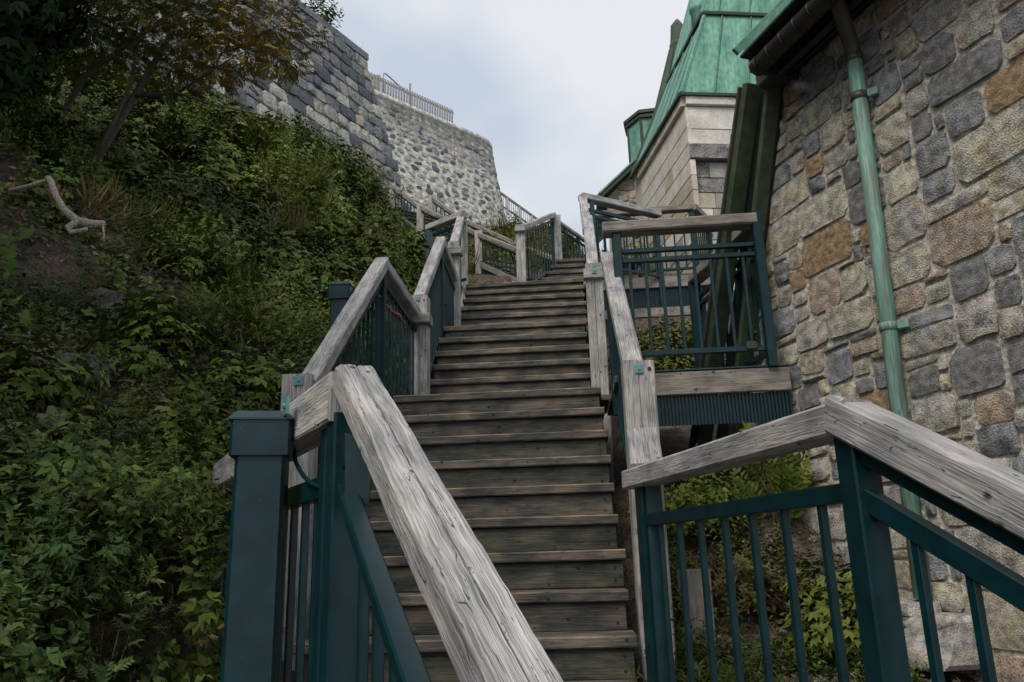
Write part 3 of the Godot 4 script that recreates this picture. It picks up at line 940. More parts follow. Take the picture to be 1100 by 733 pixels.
func make_balconies() -> void:
	# near balcony at the first landing
	var h := 1.102
	var t := thing("balcony", "near wooden balcony with a ribbed teal skirt, built against the stone wall", "balcony", Vector3(0.8, 0.7, -5.0), "balconies beside the stairs")
	for k in 9:
		var z := -5.07 - 0.14 * k
		var xr := 1.36 if k < 1 else 1.0 - 0.02 * k
		plank("deck_board", t, Vector3(0.31, h - 0.025, z), Vector3(xr, h - 0.025, z), 0.134, 0.048, "tread_grey", 0.0)
	wood("edge_board", t, Vector3(0.42, h - 0.078, -4.978), Vector3(1.385, h - 0.078, -4.955), 0.04, 0.15, "wood_brown")
	bar("edge_strip", t, Vector3(0.42, h + 0.004, -4.975), Vector3(1.385, h + 0.004, -4.955), 0.05, 0.012, "paint_worn")
	skirt(t, Vector3(0.47, 0.945, -4.995), Vector3(1.385, 0.945, -4.975), 0.185, 42)
	t = thing("balcony_railing", "teal railing along the front of the near balcony, with a flat grey handrail", "railing", Vector3(0.8, 1.1, -4.95), "railings of the balconies")
	rail_run(t, Vector3(0.285, 2.125, -4.97), Vector3(1.285, 2.125, -4.955), {"low": 0.9, "bars": [0.2, 0.268], "bar_h": 0.03, "n": 9, "s0": 0.06, "w": 0.13, "th": 0.075, "wood": "wood_brown", "bal": 0.02})
	metal_post(t, Vector3(1.285, 0, -4.93), 1.1, 2.135, 0.06)
	metal_post(t, Vector3(0.375, 0, -4.96), 1.0, 2.05, 0.06)
	rail_run(t, Vector3(1.29, 2.125, -5.0), Vector3(1.06, 2.125, -6.05), {"low": 0.92, "bars": [0.2, 0.268], "bar_h": 0.03, "gap": 0.125, "w": 0.12, "th": 0.075, "wood": "wood_brown", "bal": 0.02})
	metal_post(t, Vector3(1.05, 0, -6.08), 0.9, 2.08, 0.09)
	var knob := bar("cable_clip", t, Vector3(1.14, 1.243, -4.945), Vector3(1.20, 1.243, -4.945), 0.04, 0.05, "copper_trim")
	knob.set_meta("label", "small bright green clip on the bottom rail")
	# far balcony at the high landing
	h = 3.5
	t = thing("balcony", "far wooden balcony with a ribbed teal skirt, seen behind the near balcony railing", "balcony", Vector3(1.1, 3.0, -10.0), "balconies beside the stairs")
	for k in 8:
		var z := -10.12 - 0.14 * k
		plank("deck_board", t, Vector3(0.45, h - 0.025, z), Vector3(1.95, h - 0.025, z), 0.134, 0.048, "tread_grey", 0.0)
	wood("edge_board", t, Vector3(0.45, h - 0.075, -10.03), Vector3(1.93, h - 0.075, -10.0), 0.05, 0.15, "wood_brown")
	skirt(t, Vector3(0.5, h - 0.15, -10.06), Vector3(1.84, h - 0.15, -10.03), 0.26, 40)
	wood("lower_beam", t, Vector3(0.5, h - 0.49, -10.02), Vector3(1.93, h - 0.49, -9.98), 0.06, 0.12, "wood_brown")
	for x in [0.6, 1.86]:
		metal_post(t, Vector3(x, 0, -10.1), 1.6, h - 0.5, 0.08)
	t = thing("balcony_railing", "teal railing around the far balcony, its handrail turning back at a corner", "railing", Vector3(1.1, 3.5, -10.0), "railings of the balconies")
	rail_run(t, Vector3(0.46, 4.49, -10.06), Vector3(1.80, 4.53, -10.08), {"low": 0.9, "bars": [0.2], "gap": 0.13, "w": 0.12, "wood": "wood_brown"})
	rail_run(t, Vector3(1.80, 4.53, -10.06), Vector3(2.16, 4.53, -10.72), {"low": 0.95, "bars": [0.2], "gap": 0.08, "w": 0.12, "wood": "wood_brown"})
	for p in [Vector3(0.48, 0, -10.06), Vector3(1.79, 0, -10.09), Vector3(2.1, 0, -10.62)]:
		metal_post(t, p, 3.3, 4.5, 0.07)

func skirt(t: Node, a: Vector3, b: Vector3, hh: float, ribs: int) -> void:
	# folded metal sheet: trapezoid ribs
	var st := begin()
	st.set_smooth_group(-1)
	var d := (b - a) / ribs
	var o := Vector3(d.z, 0, -d.x).normalized() * -0.02
	if o.z < 0:
		o = -o
	var dn := Vector3(0, -hh, 0)
	for i in ribs:
		var p := a + d * i
		var c := [p, p + d * 0.22, p + d * 0.34 + o, p + d * 0.66 + o, p + d * 0.78, p + d]
		for k in 5:
			quad(st, c[k], c[k + 1], c[k + 1] + dn, c[k] + dn)
	part("ribbed_skirt", done(st), M.paint, t)

func make_walkway() -> void:
	# walkway that climbs to the left below the dressed wall
	var A := [Vector3(-0.70, 5.02, -12.5), Vector3(-1.50, 5.85, -13.7), Vector3(-2.88, 7.17, -15.2), Vector3(-3.72, 8.22, -16.25)]
	var t := thing("walkway", "plank walkway climbing to the left under the dressed stone wall", "walkway", Vector3(-1.5, 4.6, -13.5))
	for i in 3:
		var a: Vector3 = A[i] + Vector3(0, -0.62, 0)
		var b: Vector3 = A[i + 1] + Vector3(0, -0.62, 0)
		wood("edge_board", t, a, b, 0.06, 0.10, "wood_brown")
		bar("fascia", t, a + Vector3(0, -0.13, -0.02), b + Vector3(0, -0.13, -0.02), 0.04, 0.13, "paint")
		wood("side_board", t, a + Vector3(0, -0.45, -0.05), b + Vector3(0, -0.45, -0.05), 0.04, 0.48, "wood_dark")
		var s := (b - a).cross(Vector3.UP).normalized()
		var n := maxi(3, int(a.distance_to(b) / 0.3))
		for k in n:
			var q := a.lerp(b, (k + 0.5) / n) + s * 0.0
			var e := q + s * -1.2 if (s * -1.2).z < 0 else q + s * 1.2
			plank("deck_board", t, q + Vector3(0, 0.03, 0), e + Vector3(0, 0.03, 0), 0.28, 0.04, "tread_grey", 0.0)
	t = thing("walkway_railing", "railing of grey wooden posts and thin balusters on the near side of the walkway", "railing", A[1] + Vector3(0, -0.6, 0), "railings of the walkway")
	for i in 3:
		rail_run(t, A[i], A[i + 1], {"low": 0.56, "bars": [0.13], "gap": 0.145, "w": 0.11, "wood": "wood_brown", "bar_h": 0.03})
		wood_post(t, A[i + 1].x, A[i + 1].z, A[i + 1].y - 1.3, A[i + 1].y + 0.02, 0.14)
	t = thing("walkway_railing", "railing on the far side of the walkway, against the pale rubble wall", "railing", A[2] + Vector3(1.0, -0.6, -0.6), "railings of the walkway")
	for i in 3:
		var off := Vector3(0.75, 0.1, -0.95)
		rail_run(t, A[i] + off, A[i + 1] + off, {"low": 0.56, "bars": [0.13], "gap": 0.2, "w": 0.11, "wood": "wood_brown", "bar_h": 0.03})
		wood_post(t, A[i + 1].x + off.x, A[i + 1].z + off.z, A[i + 1].y - 1.3, A[i + 1].y + 0.1, 0.14)

# ------------------------------------------------------------------ masonry
# random squared rubble: rectangles packed on a cell grid, Rect2 in cells
func pack(nu: int, nv: int, r: RandomNumberGenerator, sizes: Array) -> Array:
	var used := PackedByteArray()
	used.resize(nu * nv)
	var out := []
	for v in nv:
		for u in nu:
			if used[v * nu + u]:
				continue
			var s: Array = sizes[r.randi() % sizes.size()]
			var w := 0
			while w < s[0] and u + w < nu and not used[v * nu + u + w]:
				w += 1
			var h := mini(s[1], nv - v)
			if s[0] > w:
				h = mini(h, w + 1)
			for y in h:
				for x in w:
					used[(v + y) * nu + u + x] = 1
			out.append(Rect2(u, v, w, h))
	return out

# one roughly dressed stone standing out of the wall; appended to st around centre c
func stone_into(st: SurfaceTool, U: Vector3, V: Vector3, N: Vector3, w: float, h: float, depth: float, r: RandomNumberGenerator, lump := 1.0, round_ := 0.2) -> void:
	var a := w * 0.5
	var b := h * 0.5
	var k := minf(a, b)
	var c := []
	for i in 4:
		c.append(k * maxf(0.16, round_ * r.randf_range(0.5, 2.2)))
	var o := [Vector2(-a + c[0], -b), Vector2(r.randf_range(-0.3, 0.3) * a, -b), Vector2(a - c[1], -b), Vector2(a, -b + c[1]), Vector2(a, b - c[2]), Vector2(a - c[2], b), Vector2(r.randf_range(-0.3, 0.3) * a, b), Vector2(-a + c[3], b), Vector2(-a, b - c[3]), Vector2(-a, -b + c[0])]
	var n := o.size()
	var tip := Vector2(r.randf_range(-0.3, 0.3), r.randf_range(-0.3, 0.3)) * depth
	var ring0 := []; var ring1 := []; var ring2 := []
	for p in o:
		var q: Vector2 = p + Vector2(r.randf_range(-1, 1), r.randf_range(-1, 1)) * minf(k * 0.055 * lump, 0.02)
		var m := q * r.randf_range(0.58, 0.66)
		var lean := q.x / a * tip.x + q.y / b * tip.y
		ring0.append(U * q.x + V * q.y - N * 0.03)
		ring1.append(U * q.x * 0.988 + V * q.y * 0.985 + N * (depth * r.randf_range(0.62, 0.95) + lean))
		ring2.append(U * m.x + V * m.y + N * (depth * r.randf_range(0.8, 1.2) + lean * 0.6))
	var cc := N * depth * r.randf_range(0.9, 1.2) + U * a * r.randf_range(-0.15, 0.15)
	st.set_smooth_group(-1)
	for i in n:
		var j := (i + 1) % n
		quad(st, ring0[i], ring1[i], ring1[j], ring0[j])
	st.set_smooth_group(3)
	for i in n:
		var j := (i + 1) % n
		quad(st, ring1[i], ring2[i], ring2[j], ring1[j])
		tri(st, ring2[i], cc, ring2[j])

func stone(parent: Node, c: Vector3, U: Vector3, V: Vector3, N: Vector3, w: float, h: float, depth: float, m: String, r: RandomNumberGenerator, lump := 1.0, round_ := 0.2) -> void:
	var st := begin()
	st.set_smooth_group(-1)
	stone_into(st, U, V, N, w, h, depth, r, lump, round_)
	part("stone", done(st, false), M[m], parent, Transform3D(Basis(), c))

func weighted(r: RandomNumberGenerator, table: Array) -> String:
	var s := 0.0
	for e in table:
		s += e[1]
	var x := r.randf() * s
	for e in table:
		x -= e[1]
		if x <= 0.0:
			return e[0]
	return table[0][0]

func make_right_building() -> void:
	var t := thing("stone_building", "rubble stone building on the right with copper gutter and green downpipe", "building", Vector3(1.42, -0.5, -5.0))
	var an := deg_to_rad(21.0)
	var P := Vector3(1.42, 0, -5.0)
	var U := Vector3(sin(an), 0, cos(an))
	var V := Vector3.UP
	var N := Vector3(-cos(an), 0, sin(an))
	var at := func(u: float, h: float, off: float) -> Vector3: return P + U * u + V * h + N * off
	# mortar body with a raked far end
	var e := func(h: float) -> float: return 0.18 - (3.0 - h) * 0.41
	var body := prism_mesh([at.call(e.call(-1.4) - 0.1, -1.4, -0.5), at.call(7.0, -1.4, -0.5), at.call(7.0, 3.06, -0.5), at.call(e.call(3.06) - 0.1, 3.06, -0.5)], N * 0.5)
	part("wall", body, M.mortar, t)
	var r := RandomNumberGenerator.new()
	r.seed = 77
	var cell := 0.049
	var cw := 0.074
	var sizes := [[5, 5], [4, 4], [6, 5], [4, 3], [5, 4], [2, 2], [5, 3], [6, 4], [4, 5], [2, 3], [4, 4], [5, 5], [3, 2], [6, 6], [2, 1], [4, 1], [3, 4], [3, 1], [4, 2], [2, 2], [5, 2], [3, 3], [3, 3]]
	var tones := [["stone_grey", 7.0], ["stone_dark", 4.5], ["stone_green", 6.0], ["stone_tan", 1.6], ["stone_brown", 2.6], ["stone_rust", 1.2], ["stone_slate", 3.5]]
	var rest := {}
	var items := []
	for q in pack(70, 84, r, sizes):
		var u: float = -1.9 + (q.position.x + q.size.x * 0.5) * cw
		var v: float = -1.0 + (q.position.y + q.size.y * 0.5) * cell
		var w: float = q.size.x * cw
		var h: float = q.size.y * cell
		if u + w * 0.5 < e.call(v) + 0.02 or v + h * 0.5 > 3.04:
			continue
		items.append([w * h if u < 2.45 and v > -0.65 else 0.0, u, v, w, h])
	items.sort_custom(func(p: Array, q: Array) -> bool: return p[0] > q[0])
	var count := 0
	for it in items:
		var u: float = it[1]
		var v: float = it[2]
		var w: float = it[3] - 0.012 - r.randf() * 0.016
		var h: float = it[4] - 0.012 - r.randf() * 0.016
		var tone := weighted(r, tones)
		var slant := r.randf_range(-0.07, 0.07)
		var Us := (U + V * slant).normalized()
		var Vs := (V - U * slant).normalized()
		var c: Vector3 = at.call(u + r.randf_range(-0.006, 0.006), v + r.randf_range(-0.006, 0.006), 0.0)
		var dep := r.randf_range(0.010, 0.030)
		if count < 298 and it[0] > 0.0:
			stone(t, c, Us, Vs, N, w, h, dep, tone, r, 1.25, 0.2)
			count += 1
		else:
			if not rest.has(tone):
				rest[tone] = begin()
				rest[tone].set_smooth_group(-1)
			var loc := begin()
			loc.set_smooth_group(-1)
			stone_into(loc, Us, Vs, N, w, h, dep, r, 1.25, 0.2)
			(rest[tone] as SurfaceTool).append_from(done(loc, false), 0, Transform3D(Basis(), c))
	for tone in rest:
		var o := part("small_stones", (rest[tone] as SurfaceTool).commit(), M[tone], t)
		o.set_meta("kind", "stuff")
	# raked copper verge: two flanges with a dark channel between them
	var rk := func(u: float, h: float, off: float) -> Vector3: return at.call(u, h, off)
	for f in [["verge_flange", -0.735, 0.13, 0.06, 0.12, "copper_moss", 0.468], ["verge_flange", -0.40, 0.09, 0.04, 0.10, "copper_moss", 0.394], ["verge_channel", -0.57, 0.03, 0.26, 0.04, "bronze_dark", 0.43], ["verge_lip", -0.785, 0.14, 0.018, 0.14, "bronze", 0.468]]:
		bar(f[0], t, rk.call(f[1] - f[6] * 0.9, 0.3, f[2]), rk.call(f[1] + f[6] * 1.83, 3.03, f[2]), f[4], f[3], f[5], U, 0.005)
	# eave: soffit, inner beam, fascia, gutter, roof
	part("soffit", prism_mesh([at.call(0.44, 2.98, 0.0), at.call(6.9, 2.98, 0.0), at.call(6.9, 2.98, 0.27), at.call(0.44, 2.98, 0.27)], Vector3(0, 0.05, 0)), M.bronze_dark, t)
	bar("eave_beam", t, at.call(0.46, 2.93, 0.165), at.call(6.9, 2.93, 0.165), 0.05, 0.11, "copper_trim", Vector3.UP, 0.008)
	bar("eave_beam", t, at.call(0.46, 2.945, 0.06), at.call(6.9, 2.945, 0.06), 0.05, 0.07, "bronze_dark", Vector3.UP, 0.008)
	bar("fascia", t, at.call(0.43, 3.0, 0.275), at.call(6.9, 3.0, 0.275), 0.03, 0.16, "copper_trim", Vector3.UP, 0.004)
	bar("kneeler", t, at.call(0.26, 2.97, 0.10), at.call(0.46, 2.97, 0.10), 0.20, 0.13, "bronze", Vector3.UP, 0.01)
	bar("end_cap", t, at.call(0.44, 2.98, 0.02), at.call(0.44, 2.98, 0.36), 0.03, 0.20, "copper_trim", Vector3.UP, 0.004)
	var g := tube("gutter", t, [at.call(0.46, 2.90, 0.335), at.call(6.9, 2.90, 0.335)], [0.058], "bronze", 14)
	for k in 22:
		var u := 0.5 + k * 0.13
		tube("gutter_band", g, [at.call(u, 2.90, 0.335), at.call(u + 0.014, 2.90, 0.335)], [0.0625], "bronze_dark", 14)
	bar("drip_edge", t, at.call(0.43, 2.985, 0.375), at.call(6.9, 2.985, 0.375), 0.1, 0.02, "copper_trim", Vector3.UP, 0.003)
	var roof := part("roof", prism_mesh([at.call(0.42, 3.03, 0.38), at.call(7.0, 3.03, 0.38), at.call(7.0, 6.0, -2.4), at.call(0.42, 6.0, -2.4)], Vector3(0, 0.06, 0)), M.copper_green, t)
	for k in 9:
		var u := 0.3 + k * 0.75
		bar("roof_seam", roof, at.call(u, 3.12, 0.36), at.call(u, 6.08, -2.38), 0.026, 0.05, "copper_seam")
	# downpipe
	var top := 0.985
	var low := 0.875
	var pipe := tube("downpipe", t, [at.call(top, 2.66, 0.075), at.call(lerpf(top, low, 0.5), 1.2, 0.075), at.call(low, -0.245, 0.075)], [0.041, 0.041, 0.043], "copper_pipe", 16)
	var pts := []
	var q0: Vector3 = at.call(1.27, 3.0, 0.30)
	for k in 9:
		var f := k / 8.0
		var s := f * f * (3.0 - 2.0 * f)
		pts.append(at.call(lerpf(1.17, top, s), 3.02 - 0.36 * f, lerpf(0.33, 0.075, s)))
	tube("elbow", pipe, pts, [0.043], "bronze", 14)
	for h in [2.66, 2.42, 1.10]:
		var u := lerpf(top, low, (2.66 - h) / 2.9)
		tube("collar", pipe, [at.call(u, h + 0.02, 0.075), at.call(u, h - 0.02, 0.075)], [0.047], "bronze" if h > 2.0 else "copper_pipe", 16)
		if h < 2.6:
			bar("bracket", pipe, at.call(u + 0.04, h, 0.05), at.call(u + 0.085, h, 0.02), 0.03, 0.045, "copper_pipe")
	# stub of an iron vent below the eave
	tube("vent_stub", t, [at.call(0.52, 2.78, -0.02), at.call(0.52, 2.76, 0.12)], [0.035], "stone_slate", 10)
	# footing stones below the downpipe
	var f := thing("footing_stone", "thin green-edged slab below the downpipe", "stone slab", at.call(0.80, -0.29, 0.1))
	var st := begin()
	st.set_smooth_group(-1)
	stone_into(st, U, N, V, 0.40, 0.20, 0.032, r, 0.5, 0.25)
	part("slab", done(st), M.concrete, f, Transform3D(Basis(), at.call(0.76, -0.29, 0.105)))
	f = thing("footing_stone", "large grey footing block beneath the slab under the downpipe", "stone block", at.call(0.85, -0.5, 0.12))
	st = begin()
	st.set_smooth_group(-1)
	stone_into(st, U, V, N, 0.62, 0.23, 0.24, r, 0.6, 0.18)
	part("block", done(st), M.concrete, f, Transform3D(Basis(), at.call(0.86, -0.42, 0.015)))

# courses of dressed blocks on one face: rows of [height, proud, tones]
func ashlar(parent: Node, O: Vector3, U: Vector3, N: Vector3, width: float, rows: Array, r: RandomNumberGenerator, bw: Vector2) -> void:
	var y := 0.0
	for row in rows:
		var u := -r.randf() * bw.x * 0.5
		while u < width:
			var w := r.randf_range(bw.x, bw.y)
			var a := maxf(u, 0.0)
			var b := minf(u + w, width)
			if width - b < 0.15:
				b = width
			if b - a > 0.04:
				var c: Vector3 = O + U * (a + b) * 0.5 + Vector3(0, -y - row[0] * 0.5, 0)
				var key := "blk%.2f/%.2f/%.2f" % [snappedf(b - a, 0.02), row[0], row[1]]
				if not mesh_cache.has(key):
					mesh_cache[key] = beam_mesh(snappedf(b - a, 0.02) - 0.014, 0.1, row[0] - 0.014, 0.008)
				part("block", mesh_cache[key], M[weighted(r, row[2])], parent, Transform3D(Basis(U, Vector3.UP, U.cross(Vector3.UP)), c + N * (row[1] - 0.05)))
			u = b if b == width else u + w
		y += row[0]

func make_far_buildings() -> void:
	var r := RandomNumberGenerator.new()
	r.seed = 5
	var t := thing("ashlar_building", "pale cut-stone building with a steep green copper roof behind the balconies", "building", Vector3(2.37, 4.4, -13.0))
	var C := Vector3(2.37, 7.98, -13.0)
	var Uf := Vector3(0.986, 0, -0.166)
	var Us := Vector3(-0.197, 0, -0.980)
	var Nf := Vector3(-0.166, 0, -0.986) * -1.0
	Nf = Uf.cross(Vector3.UP)
	var Ns := Us.cross(Vector3.UP) * -1.0
	if Ns.x > 0:
		Ns = -Ns
	if Nf.z < 0:
		Nf = -Nf
	part("wall", prism_mesh([C + Nf * -0.19 + Ns * -0.02, C + Uf * 7.0 + Nf * -0.19, C + Uf * 7.0 + Us * 3.4, C + Us * 3.4 + Ns * -0.02], Vector3(0, -4.2, 0)), M.mortar, t)
	var pale := [["ashlar_pale", 9.0], ["ashlar_cream", 1.2]]
	var dark := [["ashlar_dark", 5.0], ["ashlar_grey", 4.0], ["ashlar_cream", 0.7]]
	var mixed := [["ashlar_cream", 5.0], ["ashlar_grey", 3.0], ["ashlar_pale", 1.5]]
	var rows := [[0.19, 0.07, pale], [0.46, 0.0, pale], [0.30, 0.0, pale], [0.29, 0.02, dark]]
	ashlar(t, C, Uf, Nf, 5.0, rows, r, Vector2(0.55, 1.2))
	rows = [[0.31, -0.12, dark], [0.29, -0.12, dark], [0.30, -0.12, mixed], [0.30, -0.12, mixed], [0.30, -0.12, mixed], [0.3, -0.12, mixed], [0.3, -0.12, mixed]]
	ashlar(t, C + Vector3(0, -1.24, 0), Uf, Nf, 5.0, rows, r, Vector2(0.5, 0.95))
	rows = [[0.19, 0.07, pale], [0.42, 0.0, pale], [0.32, 0.0, pale], [0.31, 0.0, pale], [0.31, 0.0, pale], [0.29, 0.0, mixed], [0.30, 0.0, mixed], [0.30, 0.0, mixed], [0.30, 0.0, mixed], [0.3, 0.0, mixed], [0.3, 0.0, mixed]]
	ashlar(t, C, Us, Ns, 2.9, rows, r, Vector2(0.4, 0.9))
	# copper roof, two steep tiers with standing seams
	var e0 := C + Vector3(-0.06, 0.03, 0.10)
	var e1 := C + Uf * 6.0 + Vector3(0, 0.03, 0.12)
	var e2 := C + Us * 3.2 + Vector3(-0.10, 0.03, 0)
	var k0 := Vector3(3.0, 10.06, -13.5)
	var k1 := k0 + Uf * 5.0
	var k2 := k0 + Us * 2.3
	var m0 := Vector3(3.85, 13.4, -14.3)
	var m1 := m0 + Uf * 4.0
	var m2 := m0 + Us * 1.4
	var st := begin()
	st.set_smooth_group(-1)
	for f in [[e0, e1, k1, k0], [e2, e0, k0, k2], [k0, k1, m1, m0], [k2, k0, m0, m2]]:
		var l0: float = (f[0] as Vector3).distance_to(f[1])
		quad(st, f[0], f[1], f[2], f[3], Vector2(0, 2.2), Vector2(l0, 2.2), Vector2(l0 - 0.5, 0), Vector2(0.5, 0))
	var roof := part("roof", done(st), M.copper_green, t)
	for k in 8:
		var s := 0.28 + 0.62 * k
		bar("roof_seam", roof, e0 + Uf * (s + 0.35), k0 + Uf * (s * 0.93 + 0.10) + Vector3(0, 0, 0.01), 0.026, 0.05, "copper_seam")
		bar("roof_seam", roof, k0 + Uf * s, m0 + Uf * s * 0.9, 0.026, 0.05, "copper_seam")
	for k in 4:
		bar("roof_seam", roof, e0 + Us * (0.4 + 0.62 * k), k0 + Us * (0.05 + 0.55 * k), 0.026, 0.05, "copper_seam")
	bar("roof_hip", roof, e0, k0, 0.06, 0.06, "copper_green")
	bar("roof_break", roof, k0 + Vector3(-0.04, 0, 0.03), k1 + Vector3(0, 0, 0.03), 0.08, 0.07, "copper_trim")
	bar("roof_break", roof, k0 + Vector3(-0.04, 0, 0.03), k2, 0.08, 0.07, "copper_trim")
	bar("eave_edge", roof, e0 + Vector3(-0.02, -0.03, 0), e1 + Vector3(0, -0.03, 0), 0.06, 0.06, "copper_trim")
	bar("eave_edge", roof, e0 + Vector3(-0.02, -0.03, 0), e2 + Vector3(-0.02, -0.03, 0), 0.06, 0.06, "copper_trim")
	bar("roof_rake", roof, e2, k2, 0.08, 0.07, "copper_trim")
	var tu := tube("roof_turret", t, [Vector3(3.03, 10.1, -14.2), Vector3(3.03, 10.62, -14.2), Vector3(3.04, 10.64, -14.2), Vector3(3.04, 10.74, -14.2), Vector3(3.05, 10.76, -14.2), Vector3(3.05, 12.2, -14.2)], [0.15, 0.15, 0.19, 0.19, 0.15, 0.13], "copper_green", 14)

	t = thing("gabled_building", "rough tan stone gable with green verge, copper dormer and tall copper chimney", "building", Vector3(1.6, 4.6, -17.0))
	var G := [Vector3(1.12, 4.6, -17.05), Vector3(5.0, 4.6, -17.2), Vector3(5.0, 10.2, -17.2), Vector3(3.2, 10.0, -17.1), Vector3(1.12, 7.95, -17.05)]
	part("wall", prism_mesh(G, Vector3(0.2, 0, -3.0)), M.mortar, t)
	var tan := [["stone_tan", 6.0], ["ashlar_cream", 4.0], ["stone_green", 1.0], ["stone_grey", 1.0]]
	var Ug := Vector3(0.999, 0, -0.04)
	for q in pack(30, 56, r, [[4, 3], [5, 4], [3, 3], [6, 4], [4, 2], [5, 3]]):
		var u: float = (q.position.x + q.size.x * 0.5) * 0.07
		var v: float = 5.8 + (q.position.y + q.size.y * 0.5) * 0.07
		if v + q.size.y * 0.035 > 7.98 + u * 0.98:
			continue
		stone(t, Vector3(1.14 + u, v, -17.05 - 0.04 * u), Ug, Vector3.UP, Vector3(0, 0, 1), q.size.x * 0.07 - 0.02, q.size.y * 0.07 - 0.02, 0.06, weighted(r, tan), r, 1.0, 0.3)
	bar("verge_board", t, Vector3(0.92, 7.86, -16.9), Vector3(2.35, 9.15, -16.9), 0.24, 0.10, "copper_trim")
	bar("verge_board", t, Vector3(0.95, 7.96, -16.9), Vector3(2.3, 9.2, -16.9), 0.3, 0.04, "copper_green")
	part("roof", prism_mesh([Vector3(0.95, 7.95, -16.95), Vector3(3.1, 9.95, -16.95), Vector3(3.1, 10.0, -20.0), Vector3(0.95, 7.95, -20.0)], Vector3(-0.05, 0.06, 0)), M.copper_green, t)
	# dormer: canted copper box with a moulded top
	var dp := [Vector3(1.72, 8.55, -16.95), Vector3(1.98, 8.55, -16.55), Vector3(2.5, 8.55, -16.5), Vector3(2.6, 8.55, -17.2), Vector3(1.8, 8.55, -17.4)]
	var dorm := part("dormer", prism_mesh(dp, Vector3(0, 1.22, 0)), M.copper_green, t)
	for lv in [[1.12, 1.0, 1.16], [1.22, 0.10, 1.24], [-0.02, 0.08, 1.08]]:
		var cc := Vector3(2.12, 0, -16.92)
		var ring := []
		for p in dp:
			ring.append(Vector3(cc.x + (p.x - cc.x) * lv[2], 8.55 + lv[0], cc.z + (p.z - cc.z) * lv[2]))
		part("dormer_moulding", prism_mesh(ring, Vector3(0, 0.08, 0)), M.copper_trim, dorm)
	for k in 3:
		bar("dormer_batten", dorm, (dp[k] as Vector3), dp[k] + Vector3(0, 1.2, 0), 0.06, 0.06, "copper_trim")
	for k in 2:
		var pa: Vector3 = dp[k]; var pb: Vector3 = dp[k + 1]
		bar("dormer_rail", dorm, pa + Vector3(0, 0.15, 0), pb + Vector3(0, 0.15, 0), 0.05, 0.06, "copper_trim")
	# chimney: flared foot, shaft, pointed head
	st = begin()
	st.set_smooth_group(-1)
	var lv := [[10.2, 2.75, 0.34], [10.9, 2.86, 0.25], [11.75, 3.03, 0.17], [11.85, 3.05, 0.19], [11.92, 3.06, 0.17], [12.4, 3.09, 0.155], [12.55, 3.10, 0.05]]
	for i in lv.size() - 1:
		for k in 6:
			var d0 := Vector3(cos(TAU * k / 6), 0, sin(TAU * k / 6))
			var d1 := Vector3(cos(TAU * (k + 1) / 6), 0, sin(TAU * (k + 1) / 6))
			var a: Array = lv[i]; var b: Array = lv[i + 1]
			quad(st, Vector3(a[1], a[0], -17.0) + d0 * a[2], Vector3(b[1], b[0], -17.0) + d0 * b[2], Vector3(b[1], b[0], -17.0) + d1 * b[2], Vector3(a[1], a[0], -17.0) + d1 * a[2])
	var ch := part("chimney", done(st), M.copper_moss, t)
	for k in 6:
		var d0 := Vector3(cos(TAU * k / 6), 0, sin(TAU * k / 6))
		bar("chimney_seam", ch, Vector3(2.75, 10.2, -17.0) + d0 * 0.34, Vector3(3.03, 11.75, -17.0) + d0 * 0.17, 0.03, 0.03, "copper_moss")

